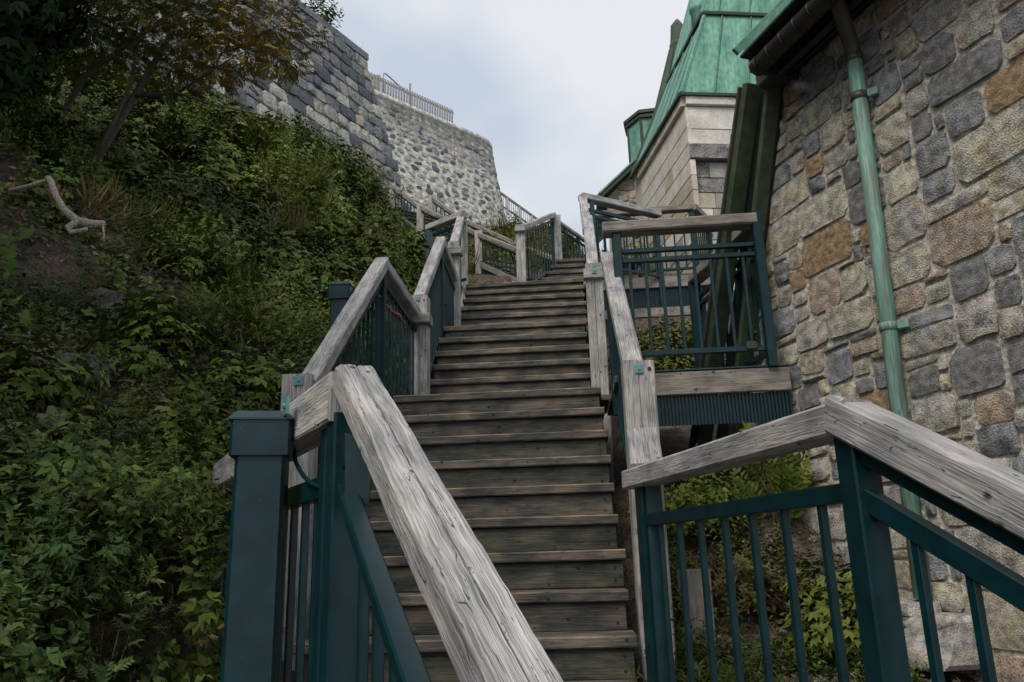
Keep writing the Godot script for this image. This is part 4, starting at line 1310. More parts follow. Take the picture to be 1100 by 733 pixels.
func make_left_walls() -> void:
	var r := RandomNumberGenerator.new()
	r.seed = 31
	# dressed wall, leaning back
	var t := thing("retaining_wall", "tall wall of coursed dark blue-grey squared stones above the green bank", "wall", Vector3(-4.07, 8.0, -17.0))
	var U := Vector3(sin(WALL1_TURN), 0, -cos(WALL1_TURN))
	var N0 := Vector3(cos(WALL1_TURN), 0, sin(WALL1_TURN))
	var bat := 0.16
	var V := (Vector3.UP - N0 * bat).normalized()
	var N := (N0 + Vector3.UP * bat).normalized()
	var O := Vector3(WALL1_AT.x, 0, WALL1_AT.y)
	var face := func(u: float, h: float) -> Vector3: return O + U * u + Vector3.UP * h - N0 * bat * (h - 9.9)
	var ue := func(h: float) -> float: return 0.46 - (h - 8.1) * 0.245
	var back := -N0 * 0.9
	var bodyp := [face.call(-16.0, 6.4), face.call(ue.call(6.4), 6.4), face.call(ue.call(11.84), 11.84), face.call(-16.0, 11.84)]
	part("wall", prism_mesh(bodyp, back), M.mortar_grey, t)
	part("coping", prism_mesh([face.call(-16.0, 11.84) + N * 0.06, face.call(ue.call(11.84) + 0.05, 11.84) + N * 0.06, face.call(ue.call(11.84) + 0.05, 11.84) - N0 * 0.95, face.call(-16.0, 11.84) - N0 * 0.95], Vector3(0, 0.17, 0)), M.stone_slate, t)
	var hues := [["stone_blue", 5.5], ["stone_slate", 5.5], ["stone_dark", 2.5], ["stone_pale", 1.6], ["stone_grey", 2.5], ["stone_tan", 0.7]]
	var light := [["stone_blue", 3.0], ["stone_slate", 4.0], ["stone_pale", 5.0], ["stone_grey", 3.0], ["stone_tan", 1.2]]
	var rest := {}
	var h := 7.2
	while h < 11.6:
		var ch := r.randf_range(0.27, 0.40)
		if 11.84 - h - ch < 0.2:
			ch = 11.84 - h
		var end: float = ue.call(h + ch * 0.5)
		var u := end
		while u > -12.0:
			var w := r.randf_range(0.24, 0.52)
			var c: Vector3 = face.call(u - w * 0.5, h + ch * 0.5)
			var tone := weighted(r, light if h < 9.3 and u < -1.0 else hues)
			var dep := r.randf_range(0.035, 0.09)
			var hh := ch - r.randf_range(0.02, 0.05)
			if u > -8.2:
				stone(t, c, U, V, N, w - 0.022, hh, dep, tone, r, 0.9, 0.25)
			else:
				if not rest.has(tone):
					rest[tone] = begin()
					rest[tone].set_smooth_group(-1)
				var loc := begin()
				loc.set_smooth_group(-1)
				stone_into(loc, U, V, N, w - 0.022, hh, dep, r, 0.9, 0.25)
				(rest[tone] as SurfaceTool).append_from(done(loc, false), 0, Transform3D(Basis(), c))
			u -= w
		# quoin on the end face
		var ec: Vector3 = face.call(end, h + ch * 0.5) - N0 * 0.4
		stone(t, ec, -N0, V, U, 0.78, ch - 0.03, 0.05, "stone_slate", r, 0.7, 0.2)
		h += ch
	for tone in rest:
		var o := part("small_stones", (rest[tone] as SurfaceTool).commit(), M[tone], t)
		o.set_meta("kind", "stuff")

	# pale rubble wall with a rounded corner
	t = thing("rubble_wall", "pale mortared rubble wall with dark stones and a rounded corner, against the sky", "wall", Vector3(-3.5, 10.0, -23.5))
	var plan := [Vector2(-8.2, -18.6), Vector2(-5.45, -21.5), Vector2(-4.0, -23.05), Vector2(-2.62, -24.52), Vector2(-2.40, -24.82), Vector2(-2.30, -25.2), Vector2(-2.32, -25.7), Vector2(-2.6, -29.0)]
	var offs := []
	for i in plan.size():
		var d: Vector2 = (plan[mini(i + 1, plan.size() - 1)] - plan[maxi(i - 1, 0)]).normalized()
		offs.append(Vector2(-d.y, d.x) if Vector2(-d.y, d.x).x > 0 else Vector2(d.y, -d.x))
	var st := begin()
	st.set_smooth_group(1)
	var hts := [8.8, 10.5, 12.2, 13.9, 13.9, 14.06, 14.06]
	var outs := [0.86, 0.58, 0.30, 0.02, 0.07, 0.07, -1.2]
	for i in plan.size() - 1:
		for k in hts.size() - 1:
			var p0: Vector2 = plan[i] + offs[i] * outs[k]; var p1: Vector2 = plan[i + 1] + offs[i + 1] * outs[k]
			var q0: Vector2 = plan[i] + offs[i] * outs[k + 1]; var q1: Vector2 = plan[i + 1] + offs[i + 1] * outs[k + 1]
			quad(st, Vector3(p0.x, hts[k], p0.y), Vector3(q0.x, hts[k + 1], q0.y), Vector3(q1.x, hts[k + 1], q1.y), Vector3(p1.x, hts[k], p1.y))
	part("wall", done(st), M.mortar_pale, t)
	var kinds := {}
	for i in plan.size() - 2:
		var a: Vector2 = plan[i]; var b: Vector2 = plan[i + 1]
		var l := a.distance_to(b)
		var hh := 9.0
		while hh < 13.75:
			var u := r.randf() * 0.2
			while u < l:
				var w := r.randf_range(0.12, 0.34)
				var f := clampf((u + w * 0.5) / l, 0.0, 1.0)
				var o2: Vector2 = (offs[i] as Vector2).lerp(offs[i + 1], f).normalized()
				var p2 := a.lerp(b, f)
				var y := hh + r.randf_range(-0.05, 0.05)
				p2 += o2 * lerpf(0.86, 0.02, (y - 8.8) / 5.1)
				var N3 := Vector3(o2.x, 0.16, o2.y).normalized()
				var U3 := Vector3(-o2.y, 0, o2.x)
				var sl := r.randf_range(-0.5, 0.5)
				var V3 := U3.cross(N3)
				if V3.y < 0:
					V3 = -V3
				var Ur := (U3 + V3 * sl).normalized()
				var Vr := (V3 - U3 * sl).normalized()
				var tone := weighted(r, [["stone_slate", 5.0], ["stone_blue", 4.0], ["stone_grey", 4.0], ["stone_pale", 4.0], ["ashlar_cream", 1.5]])
				if not kinds.has(tone):
					kinds[tone] = begin()
					kinds[tone].set_smooth_group(-1)
				var loc := begin()
				loc.set_smooth_group(-1)
				stone_into(loc, Ur, Vr, N3, w, r.randf_range(0.09, 0.19), r.randf_range(0.015, 0.04), r, 1.3, 0.55)
				(kinds[tone] as SurfaceTool).append_from(done(loc, false), 0, Transform3D(Basis(), Vector3(p2.x, y, p2.y)))
				u += w + r.randf_range(0.05, 0.16)
			hh += r.randf_range(0.19, 0.25)
	for tone in kinds:
		var o := part("rubble_stones", (kinds[tone] as SurfaceTool).commit(), M[tone], t)
		o.set_meta("kind", "stuff")

	# picket fence on top of the rubble wall
	t = thing("picket_fence", "weathered white picket fence along the top of the pale rubble wall", "fence", Vector3(-4.4, 14.06, -22.6))
	var fa := Vector3(-6.1, 14.06, -21.0)
	var fb := Vector3(-3.42, 14.06, -23.95)
	for y in [0.12, 0.58]:
		bar("fence_rail", t, fa + Vector3(0, y, 0), fb + Vector3(0, y, 0), 0.04, 0.06, "wood_post")
	for k in 38:
		var p := fa.lerp(fb, (k + 0.5) / 38.0)
		bar("picket", t, p + Vector3(0, 0.0, 0.03), p + Vector3(0, 0.68, 0.03), 0.03, 0.062, "wood_post", (fb - fa).normalized())
	t = thing("pipe_handrail", "thin grey pipe handrail standing behind the picket fence", "handrail", Vector3(-5.3, 14.0, -22.0))
	tube("pipe", t, [Vector3(-5.36, 13.9, -21.9), Vector3(-5.36, 14.98, -21.9), Vector3(-5.30, 15.0, -21.95), Vector3(-4.62, 14.55, -22.6)], [0.025], "zinc", 6)
	t = thing("fence_post", "short slim grey post sticking up behind the picket fence", "post", Vector3(-4.6, 14.0, -22.8))
	tube("shaft", t, [Vector3(-4.66, 13.9, -22.7), Vector3(-4.66, 15.05, -22.7), Vector3(-4.66, 15.08, -22.7)], [0.03, 0.03, 0.045], "zinc", 6)
	t = thing("chimney_stub", "small brown chimney stub rising just right of the dressed wall corner", "chimney", Vector3(-5.75, 14.0, -22.2))
	bar("stack", t, Vector3(-5.66, 13.9, -22.2), Vector3(-5.66, 14.98, -22.2), 0.22, 0.2, "stone_brown", Vector3(0, 0, 1), 0.02)
	bar("cap", t, Vector3(-5.66, 14.98, -22.2), Vector3(-5.66, 15.06, -22.2), 0.28, 0.26, "stone_brown", Vector3(0, 0, 1), 0.02)

	# distant sloping fence right of the rubble wall
	t = thing("hill_fence", "distant grey fence sloping down the hill right of the rubble wall", "fence", Vector3(-1.2, 12.9, -30.0))
	var ga := Vector3(-2.5, 14.22, -29.0)
	var gb := Vector3(0.05, 12.95, -31.2)
	bar("fence_rail", t, ga, gb, 0.06, 0.09, "wood_brown")
	bar("fence_rail", t, ga + Vector3(0, -0.55, 0), gb + Vector3(0, -0.4, 0), 0.05, 0.05, "wood_brown")
	for k in 34:
		var f := k / 33.0
		var p := ga.lerp(gb, f)
		bar("picket", t, p - Vector3(0, 0.75, 0), p - Vector3(0, 0.02, 0), 0.03 if k % 6 else 0.09, 0.03 if k % 6 else 0.09, "wood_post")

# ------------------------------------------------------------------ plants
func leaf_into(st: SurfaceTool, base: Vector3, dir: Vector3, nrm: Vector3, l: float, w: float, col: Color, droop := 0.25, wide_at := 0.42) -> void:
	var d := dir.normalized()
	var s := d.cross(nrm).normalized()
	var n := s.cross(d)
	var mid := base + d * l * wide_at - n * w * 0.16
	var tip := base + d * l - n * l * droop
	var le := base + d * l * wide_at + s * w * 0.5 + n * w * 0.06
	var re := base + d * l * wide_at - s * w * 0.5 + n * w * 0.06
	st.set_color(col)
	st.set_normal(n)
	for p in [base, mid, le, le, mid, tip, tip, mid, re, re, mid, base]:
		st.add_vertex(p)

func vary(c: Color, r: RandomNumberGenerator, a := 0.18) -> Color:
	var k := 1.0 + r.randf_range(-a, a)
	return Color(c.r * k * (1.0 + r.randf_range(-a, a) * 0.6), c.g * k, c.b * k * (1.0 + r.randf_range(-a, a) * 0.5))

func rand_dir(r: RandomNumberGenerator) -> Vector3:
	var z := r.randf_range(-1, 1)
	var a := r.randf() * TAU
	var q := sqrt(1.0 - z * z)
	return Vector3(q * cos(a), z, q * sin(a))

# sprigs: about 0.2 m tall, growing along +y; colours near 1 so that the copy's colour tints them
func sprig_mesh(kind: String, sd: int) -> ArrayMesh:
	var r := RandomNumberGenerator.new()
	r.seed = sd
	var st := begin()
	var white := Color(0.85, 0.85, 0.85)
	match kind:
		"ovate":
			for i in 11:
				var f := i / 10.0
				var a := i * 2.4 + r.randf() * 0.7
				var o := Vector3(sin(f * 1.5) * 0.03, 0.015 + f * 0.17, cos(f * 2.0) * 0.02 - 0.02)
				var d := Vector3(cos(a), lerpf(0.15, 0.7, f) + r.randf_range(-0.2, 0.2), sin(a))
				leaf_into(st, o, d, Vector3(0, 1, 0) + rand_dir(r) * 0.35, lerpf(0.075, 0.04, f) * r.randf_range(0.8, 1.2), lerpf(0.042, 0.022, f), vary(white, r), r.randf_range(0.1, 0.4))
		"three":
			# leaves of three pointed leaflets on short stalks
			for i in 6:
				var a := i * 2.4 + r.randf()
				var f := i / 5.0
				var d := Vector3(cos(a), lerpf(0.3, 1.0, f), sin(a)).normalized()
				var o := Vector3(0, 0.02 + f * 0.11, 0) + d * 0.04
				var c := vary(white, r)
				var side := d.cross(Vector3.UP).normalized()
				var flat := (Vector3(d.x, 0.05 - 0.1 * r.randf(), d.z)).normalized()
				for k in [-1, 0, 1]:
					leaf_into(st, o, flat + side * 0.95 * k, Vector3.UP + rand_dir(r) * 0.3, 0.07 * r.randf_range(0.85, 1.15), 0.036, c, r.randf_range(0.1, 0.35))
		"narrow":
			for i in 18:
				var f := i / 17.0
				var a := i * 2.4 + r.randf() * 0.8
				var o := Vector3(sin(f * 2.0) * 0.03, 0.01 + f * 0.26, sin(f * 3.0) * 0.02)
				var d := Vector3(cos(a), 0.75 + r.randf_range(-0.3, 0.3), sin(a))
				leaf_into(st, o, d, Vector3(0, 1, 0) + rand_dir(r) * 0.5, lerpf(0.085, 0.045, f) * r.randf_range(0.8, 1.2), 0.013, vary(white, r), r.randf_range(0.1, 0.5), 0.35)
		"feather":
			# deeply cut leaves: wormwood and its like
			for i in 7:
				var a := i * 2.4 + r.randf() * 0.6
				var f := i / 6.0
				var o := Vector3(0, 0.01 + f * 0.24, 0)
				var d := Vector3(cos(a), 0.8, sin(a)).normalized()
				var side := d.cross(Vector3.UP).normalized()
				var l := lerpf(0.11, 0.06, f)
				var c := vary(white, r)
				leaf_into(st, o, d, Vector3.UP, l, 0.010, c, 0.3)
				for k in 4:
					for s in [-1, 1]:
						leaf_into(st, o + d * l * (0.25 + 0.18 * k), d + side * 0.9 * s, Vector3.UP, l * (0.42 - 0.06 * k), 0.010, c, 0.2)
		"lobed":
			# one round lobed leaf on a stalk
			for i in 1:
				var c := vary(white, r)
				var o := Vector3(0, 0.10, 0)
				st.set_color(Color(c.r * 0.9, c.g * 0.8, c.b * 0.8))
				for q in [[Vector3(0.004, 0, 0), Vector3(-0.004, 0, 0), o], [Vector3(0, 0, 0.004), Vector3(0, 0, -0.004), o]]:
					for p in q:
						st.set_normal(Vector3(0, 0.5, 0.8))
						st.add_vertex(p)
				var ring := []
				var n := 20
				for k in n:
					var a := TAU * (k + 0.5) / n + 0.3
					var rr := 0.062 * (1.0 + 0.16 * cos(a * 5.0) + 0.07 * cos(a * 10.0 + 1.0))
					if absf(wrapf(a - PI * 0.5, -PI, PI)) < 0.32:
						rr *= 0.35
					ring.append(o + Vector3(cos(a) * rr, 0.014 * cos(a * 5.0) + 0.012 * sin(a + sd) + r.randf_range(-0.006, 0.006), sin(a) * rr))
				for k in n:
					st.set_color(vary(c, r, 0.05))
					st.set_normal(Vector3.UP)
					for p in [o, ring[k], ring[(k + 1) % n]]:
						st.add_vertex(p)
		"grass":
			for i in 12:
				var a := r.randf() * TAU
				var l := r.randf_range(0.12, 0.30)
				var d := Vector3(cos(a), r.randf_range(1.2, 3.0), sin(a)).normalized()
				var o := Vector3(r.randf_range(-0.03, 0.03), 0, r.randf_range(-0.03, 0.03))
				leaf_into(st, o, d, Vector3(-cos(a), 0.4, -sin(a)), l, 0.007, vary(white, r), -0.35 * r.randf(), 0.45)
		"frond":
			# pinnate leaf lying along +y
			for i in 7:
				var f := i / 6.0
				var o := Vector3(0, 0.03 + f * 0.15, 0.02 * f * f)
				for s in [-1, 1]:
					leaf_into(st, o, Vector3(s, 0.55 + 0.3 * r.randf(), r.randf_range(-0.25, 0.15)), Vector3(0, 0.15, 1) + rand_dir(r) * 0.3, 0.062 * (1.0 - 0.35 * f) * r.randf_range(0.8, 1.15), 0.021, vary(white, r, 0.14), 0.2)
			leaf_into(st, Vector3(0, 0.18, 0.02), Vector3(0, 1, 0.1), Vector3(0, 0, 1), 0.06, 0.02, white)
	return st.commit()

func upright(r: RandomNumberGenerator, at: Vector3, up: Vector3, s: float, lean: float) -> Transform3D:
	var y := (up + rand_dir(r) * lean).normalized()
	var a := r.randf() * TAU
	var x := y.cross(Vector3(cos(a), 0.1, sin(a))).normalized()
	return Transform3D(Basis(x * s, y * s, x.cross(y) * s), at)

func scatter(called: String, label: String, category: String, mesh: Mesh, xf: Array, cols: Array, parent: Node = self, m := "leaf") -> MultiMeshInstance3D:
	var mm := MultiMesh.new()
	mm.transform_format = MultiMesh.TRANSFORM_3D
	mm.use_colors = true
	mm.mesh = mesh
	mm.instance_count = xf.size()
	for i in xf.size():
		mm.set_instance_transform(i, xf[i])
		mm.set_instance_color(i, cols[i])
	var o := MultiMeshInstance3D.new()
	o.name = numbered(called) if parent == self else called
	o.multimesh = mm
	o.material_override = M[m]
	parent.add_child(o, true)
	o.set_meta("kind", "stuff")
	if parent == self:
		tag(o, label, category)
	return o

const MID := Color(0.088, 0.132, 0.027)
const FRESH := Color(0.165, 0.205, 0.036)
const DEEP := Color(0.040, 0.078, 0.024)
const GREY := Color(0.095, 0.130, 0.055)
const DRY := Color(0.24, 0.17, 0.085)

func blend(a: Color, b: Color, t: float) -> Color:
	return a.lerp(b, clampf(t, 0.0, 1.0))

# bare soil: the hollow under the tree, the eroded track across the bank, scattered gaps
func bare(x: float, z: float) -> float:
	var b := 0.0
	b = maxf(b, 2.2 - Vector2((x + 3.22) / 0.62, (z + 4.42) / 0.70).length())
	if x > -4.6 and x < -2.3:
		b = maxf(b, 1.6 - absf(z + 7.5 + 0.25 * (x + 3.3) + 0.35 * nz.get_noise_2d(x * 90.0, 5.0)) / 0.45)
	b = maxf(b, 1.2 - Vector2((x + 2.9) / 0.7, (z + 9.9) / 0.45).length())
	b = maxf(b, (nz.get_noise_2d(x * 70.0 + 300.0, z * 70.0) - 0.17) * 3.0)
	return clampf(b, 0.0, 1.0)

func walk_distance(x: float, z: float) -> float:
	var p := Vector2(x, z)
	return p.distance_to(Geometry2D.get_closest_point_to_segment(p, Vector2(-0.7, -12.5), Vector2(-3.72, -16.25)))

func make_bank_cover() -> void:
	var r := RandomNumberGenerator.new()
	r.seed = 404
	var kinds := ["ovate", "three", "narrow", "feather", "grass"]
	var xf := {}
	var co := {}
	for k in kinds:
		for v in 2:
			xf[k + str(v)] = []
			co[k + str(v)] = []
	# [x0, x1, z0, z1, how many, size]
	var zones := [[-3.4, -1.42, -4.6, -1.0, 13500, 0.66], [-5.2, -1.42, -7.4, -4.2, 16000, 0.80], [-7.5, -1.45, -11.5, -7.0, 17500, 1.05], [-8.5, -1.5, -17.6, -11.2, 15000, 1.15]]
	for zn in zones:
		for i in zn[4]:
			var x := r.randf_range(zn[0], zn[1])
			var z := r.randf_range(zn[2], zn[3])
			var w := (x - WALL1_AT.x) * cos(WALL1_TURN) + (z - WALL1_AT.y) * sin(WALL1_TURN)
			var wk := walk_distance(x, z)
			if w < 0.35 or wk < 0.75 or bare(x, z) > r.randf() * 1.1 + 0.12:
				continue
			if nz.get_noise_2d(x * 150.0 + 40.0, z * 150.0) < -0.06 and r.randf() < 0.72:
				continue
			var mound := maxf(0.0, nz.get_noise_2d(x * 75.0 + 900.0, z * 75.0) + 0.22) * 0.75 * minf(1.0, (-1.42 - x) * 2.5) * clampf((w - 0.5) * 0.6, 0.15, 1.0) * clampf((wk - 0.6) * 0.8, 0.1, 1.0) * clampf(Vector2(x + 3.2, z + 4.4).length() - 0.9, 0.0, 1.0) * (0.35 if z < -8.2 and x > -3.4 else 1.0) * (0.45 if z < -6.4 and z > -7.6 and x > -4.4 else 1.0)
			var f0 := nz.get_noise_2d(x * 38.0 - 70.0, z * 38.0)
			var f1 := nz.get_noise_2d(x * 24.0 + 500.0, z * 24.0 + 31.0)
			var nrm := ground_normal(x, z)
			var p := Vector3(x, ground_at(x, z), z) + nrm * mound * (1.0 - pow(r.randf(), 2.2) * 0.75) * (1.0 if z > -7.5 else 1.3)
			var kind := "ovate"
			var c := MID
			var crest := clampf((3.2 - w) / 2.4, 0.0, 1.0)
			if z > -5.0 and r.randf() < 0.55:
				kind = ["feather", "narrow", "ovate", "ovate", "feather"][r.randi() % 5]
				c = blend(DEEP, MID, 0.45 + f1 * 1.5 + r.randf() * 0.5)
			elif f0 > 0.22:
				kind = "feather" if r.randf() < 0.6 else "narrow"
				c = GREY if f1 > 0.0 else MID
			elif f0 > 0.0:
				kind = "three"
				c = blend(MID, FRESH, 0.5 + f1 * 1.6)
			elif f0 > -0.18:
				kind = "ovate"
				c = blend(MID, FRESH, 0.2 + f1 * 2.0)
			else:
				kind = "narrow" if r.randf() < 0.5 else "three"
				c = blend(DEEP, MID, (0.5 if z > -5.0 else 1.0) + f1)
			if z < -5.4 and f1 > -0.05 and r.randf() < 0.5:
				kind = "grass"
				c = blend(FRESH, DRY, r.randf() * 0.55)
			if z < -5.2:
				c = blend(c, FRESH, 0.55 + f1 * 1.3)
			if crest > 0.0:
				c = blend(c, FRESH, crest * 0.8)
			if r.randf() < 0.05:
				c = blend(c, DRY, 0.7)
			if r.randf() < 0.28 and z > -5.0:
				kind = "narrow" if r.randf() < 0.5 else "feather"
			var key: String = kind + str(r.randi() % 2)
			var up := (Vector3.UP * 0.75 + nrm * 0.65 + Vector3(0.15, 0, 0.2)).normalized()
			var s: float = zn[5] * r.randf_range(0.5, 1.5) * (0.8 if kind == "narrow" or kind == "feather" else 1.0)
			xf[key].append(upright(r, p, up, s, 0.55))
			co[key].append(vary(c, r, 0.2))
	var words := {"ovate": ["low_leaves", "low oval-leaved weeds covering the green bank"], "three": ["three_leaf_weeds", "three-part leaves of vines and weeds spread over the bank"], "narrow": ["narrow_leaf_weeds", "narrow-leaved weeds growing thickly on the bank"], "feather": ["feathery_weeds", "feathery cut-leaved weeds in drifts on the bank"], "grass": ["bank_grass", "tufts of grass and dry blades across the upper bank"]}
	for k in kinds:
		for v in 2:
			scatter(words[k][0], words[k][1], "weeds" if k != "grass" else "grass", sprig_mesh(k, 20 + v), xf[k + str(v)], co[k + str(v)])

	# dry stalks and leaf litter on the soil
	var lx := []
	var lc := []
	for i in 5200:
		var x := r.randf_range(-5.5, -1.5)
		var z := r.randf_range(-10.5, -1.4)
		if bare(x, z) < 0.12 and r.randf() < 0.7:
			continue
		var nrm := ground_normal(x, z)
		var t := upright(r, Vector3(x, ground_at(x, z) + 0.012, z), nrm, r.randf_range(0.5, 1.4), 0.5)
		lx.append(t)
		lc.append(vary(blend(Color(0.13, 0.09, 0.055), Color(0.26, 0.22, 0.17), r.randf()), r, 0.3))
	for i in 1500:
		var x := r.randf_range(0.5, 2.0)
		var z := r.randf_range(-5.0, -2.4)
		lx.append(upright(r, Vector3(x, ground_at(x, z) + 0.012, z), ground_normal(x, z), r.randf_range(0.4, 0.9), 0.5))
		lc.append(vary(blend(Color(0.10, 0.075, 0.05), Color(0.24, 0.20, 0.16), r.randf()), r, 0.3))
	var st := begin()
	for k in 4:
		var a := k * 1.7
		leaf_into(st, Vector3(0.02 * k - 0.03, 0.004 * k, 0.015 * sin(a * 3.0)), Vector3(cos(a), 0.15, sin(a)), Vector3.UP, 0.05, 0.016 + 0.006 * (k % 2), Color(0.9, 0.9, 0.9), 0.1)
	scatter("leaf_litter", "dry leaf litter and twigs lying on the bare soil", "leaf litter", st.commit(), lx, lc, self, "litter")

	# grass and bushes of the far mound below the rubble wall
	var fx := []; var fc := []
	var gx := []; var gc := []
	for i in 9000:
		var x := r.randf_range(-5.0, 1.6)
		var z := r.randf_range(-33.0, -12.8)
		if x > -1.6 and x < 0.75 and z > -13.9:
			continue
		var p := Vector3(x, ground_at(x, z), z)
		if r.randf() < 0.6:
			gx.append(upright(r, p, Vector3.UP, r.randf_range(1.4, 3.0), 0.4))
			gc.append(vary(blend(FRESH, DRY, 0.15 + r.randf() * 0.45), r, 0.2))
		else:
			fx.append(upright(r, p + Vector3(0, r.randf() * 0.3, 0), Vector3.UP, r.randf_range(1.6, 3.0), 0.6))
			fc.append(vary(blend(MID, FRESH, r.randf()), r, 0.2))
	scatter("mound_grass", "yellow-green grass of the far mound below the rubble wall", "grass", sprig_mesh("grass", 33), gx, gc)
	scatter("mound_weeds", "leafy weeds on the far mound beside the highest flight", "weeds", sprig_mesh("ovate", 34), fx, fc)

# a single plant: stems and a mass of sprigs
func plant(called: String, label: String, at: Vector3, kind: String, n: int, spread: Vector3, size: float, cols: Array, sd: int, category := "plant", stems := 3, group := "") -> Node3D:
	var r := RandomNumberGenerator.new()
	r.seed = sd
	var t := thing(called, label, category, at, group)
	var sp := [sprig_mesh(kind, sd), sprig_mesh(kind, sd + 1)]
	var arr := begin()
	for i in n:
		var d := rand_dir(r)
		var rad := pow(r.randf(), 0.45)
		var q := Vector3(d.x * spread.x, absf(d.y) * spread.y, d.z * spread.z) * rad
		var up := Vector3(d.x * 0.6, 0.75, d.z * 0.6)
		var x := upright(r, q, up, size * r.randf_range(0.7, 1.3), 0.45)
		var c: Color = vary(blend(cols[0], cols[1], r.randf()), r, 0.16)
		tinted(arr, sp[i % 2], x, c)
	part("foliage", arr.commit(), M.leaf, t, Transform3D(Basis(), at))
	for k in stems:
		var a := TAU * (k + r.randf()) / stems
		var e := Vector3(cos(a) * spread.x * 0.5, spread.y * 0.75, sin(a) * spread.z * 0.5)
		tube("stem", t, [at - Vector3(0, 0.08, 0), at + e * 0.5 + Vector3(0, spread.y * 0.1, 0), at + e], [0.006 * size, 0.005 * size, 0.002], "twig", 5)
	return t

func tinted(arr: SurfaceTool, mesh: ArrayMesh, x: Transform3D, c: Color) -> void:
	var a := mesh.surface_get_arrays(0)
	var v: PackedVector3Array = a[Mesh.ARRAY_VERTEX]
	var nn: PackedVector3Array = a[Mesh.ARRAY_NORMAL]
	var k: PackedColorArray = a[Mesh.ARRAY_COLOR]
	var b := x.basis.orthonormalized()
	for i in v.size():
		arr.set_color(Color(c.r * k[i].r, c.g * k[i].g, c.b * k[i].b))
		arr.set_normal(b * nn[i])
		arr.add_vertex(x * v[i])

func tree(called: String, label: String, limbs: Array, clusters: Array, kind: String, size: float, sd: int) -> Node3D:
	var r := RandomNumberGenerator.new()
	r.seed = sd
	var t := thing(called, label, "tree", limbs[0][0][0], "trees above the bank")
	for i in limbs.size():
		tube("trunk" if i == 0 else "limb", t, limbs[i][0], limbs[i][1], "bark", 9)
	var sp := [sprig_mesh(kind, sd), sprig_mesh(kind, sd + 1), sprig_mesh(kind, sd + 2)]
	var arr := begin()
	var tw := begin()
	for c in clusters:
		var o: Vector3 = c[0]
		var rad: Vector3 = c[1]
		for i in c[2]:
			var d := rand_dir(r)
			var q := Vector3(d.x * rad.x, d.y * rad.y, d.z * rad.z) * pow(r.randf(), 0.4)
			var out := Vector3(d.x, -0.25 + 0.35 * d.y, d.z).normalized()
			var y := (out + rand_dir(r) * 0.45).normalized()
			var zz := (Vector3.UP + rand_dir(r) * 0.4)
			var x := y.cross(zz).normalized()
			var s := size * r.randf_range(0.7, 1.25)
			var col: Color = vary(blend(c[3], c[4], pow(r.randf(), 1.4)), r, 0.18)
			tinted(arr, sp[i % 3], Transform3D(Basis(x * s, y * s, x.cross(y) * s), o + q), col)
		for k in 5:
			var d := rand_dir(r)
			var e := o + Vector3(d.x * rad.x, d.y * rad.y * 0.6, d.z * rad.z) * 0.85
			tw.append_from(tube_mesh(PackedVector3Array([o, o.lerp(e, 0.5) + Vector3(0, 0.04, 0), e]), PackedFloat32Array([0.010, 0.007, 0.003]), 5), 0, Transform3D())
	part("crown", arr.commit(), M.leaf, t)
	part("twigs", tw.commit(), M.bark, t)
	return t

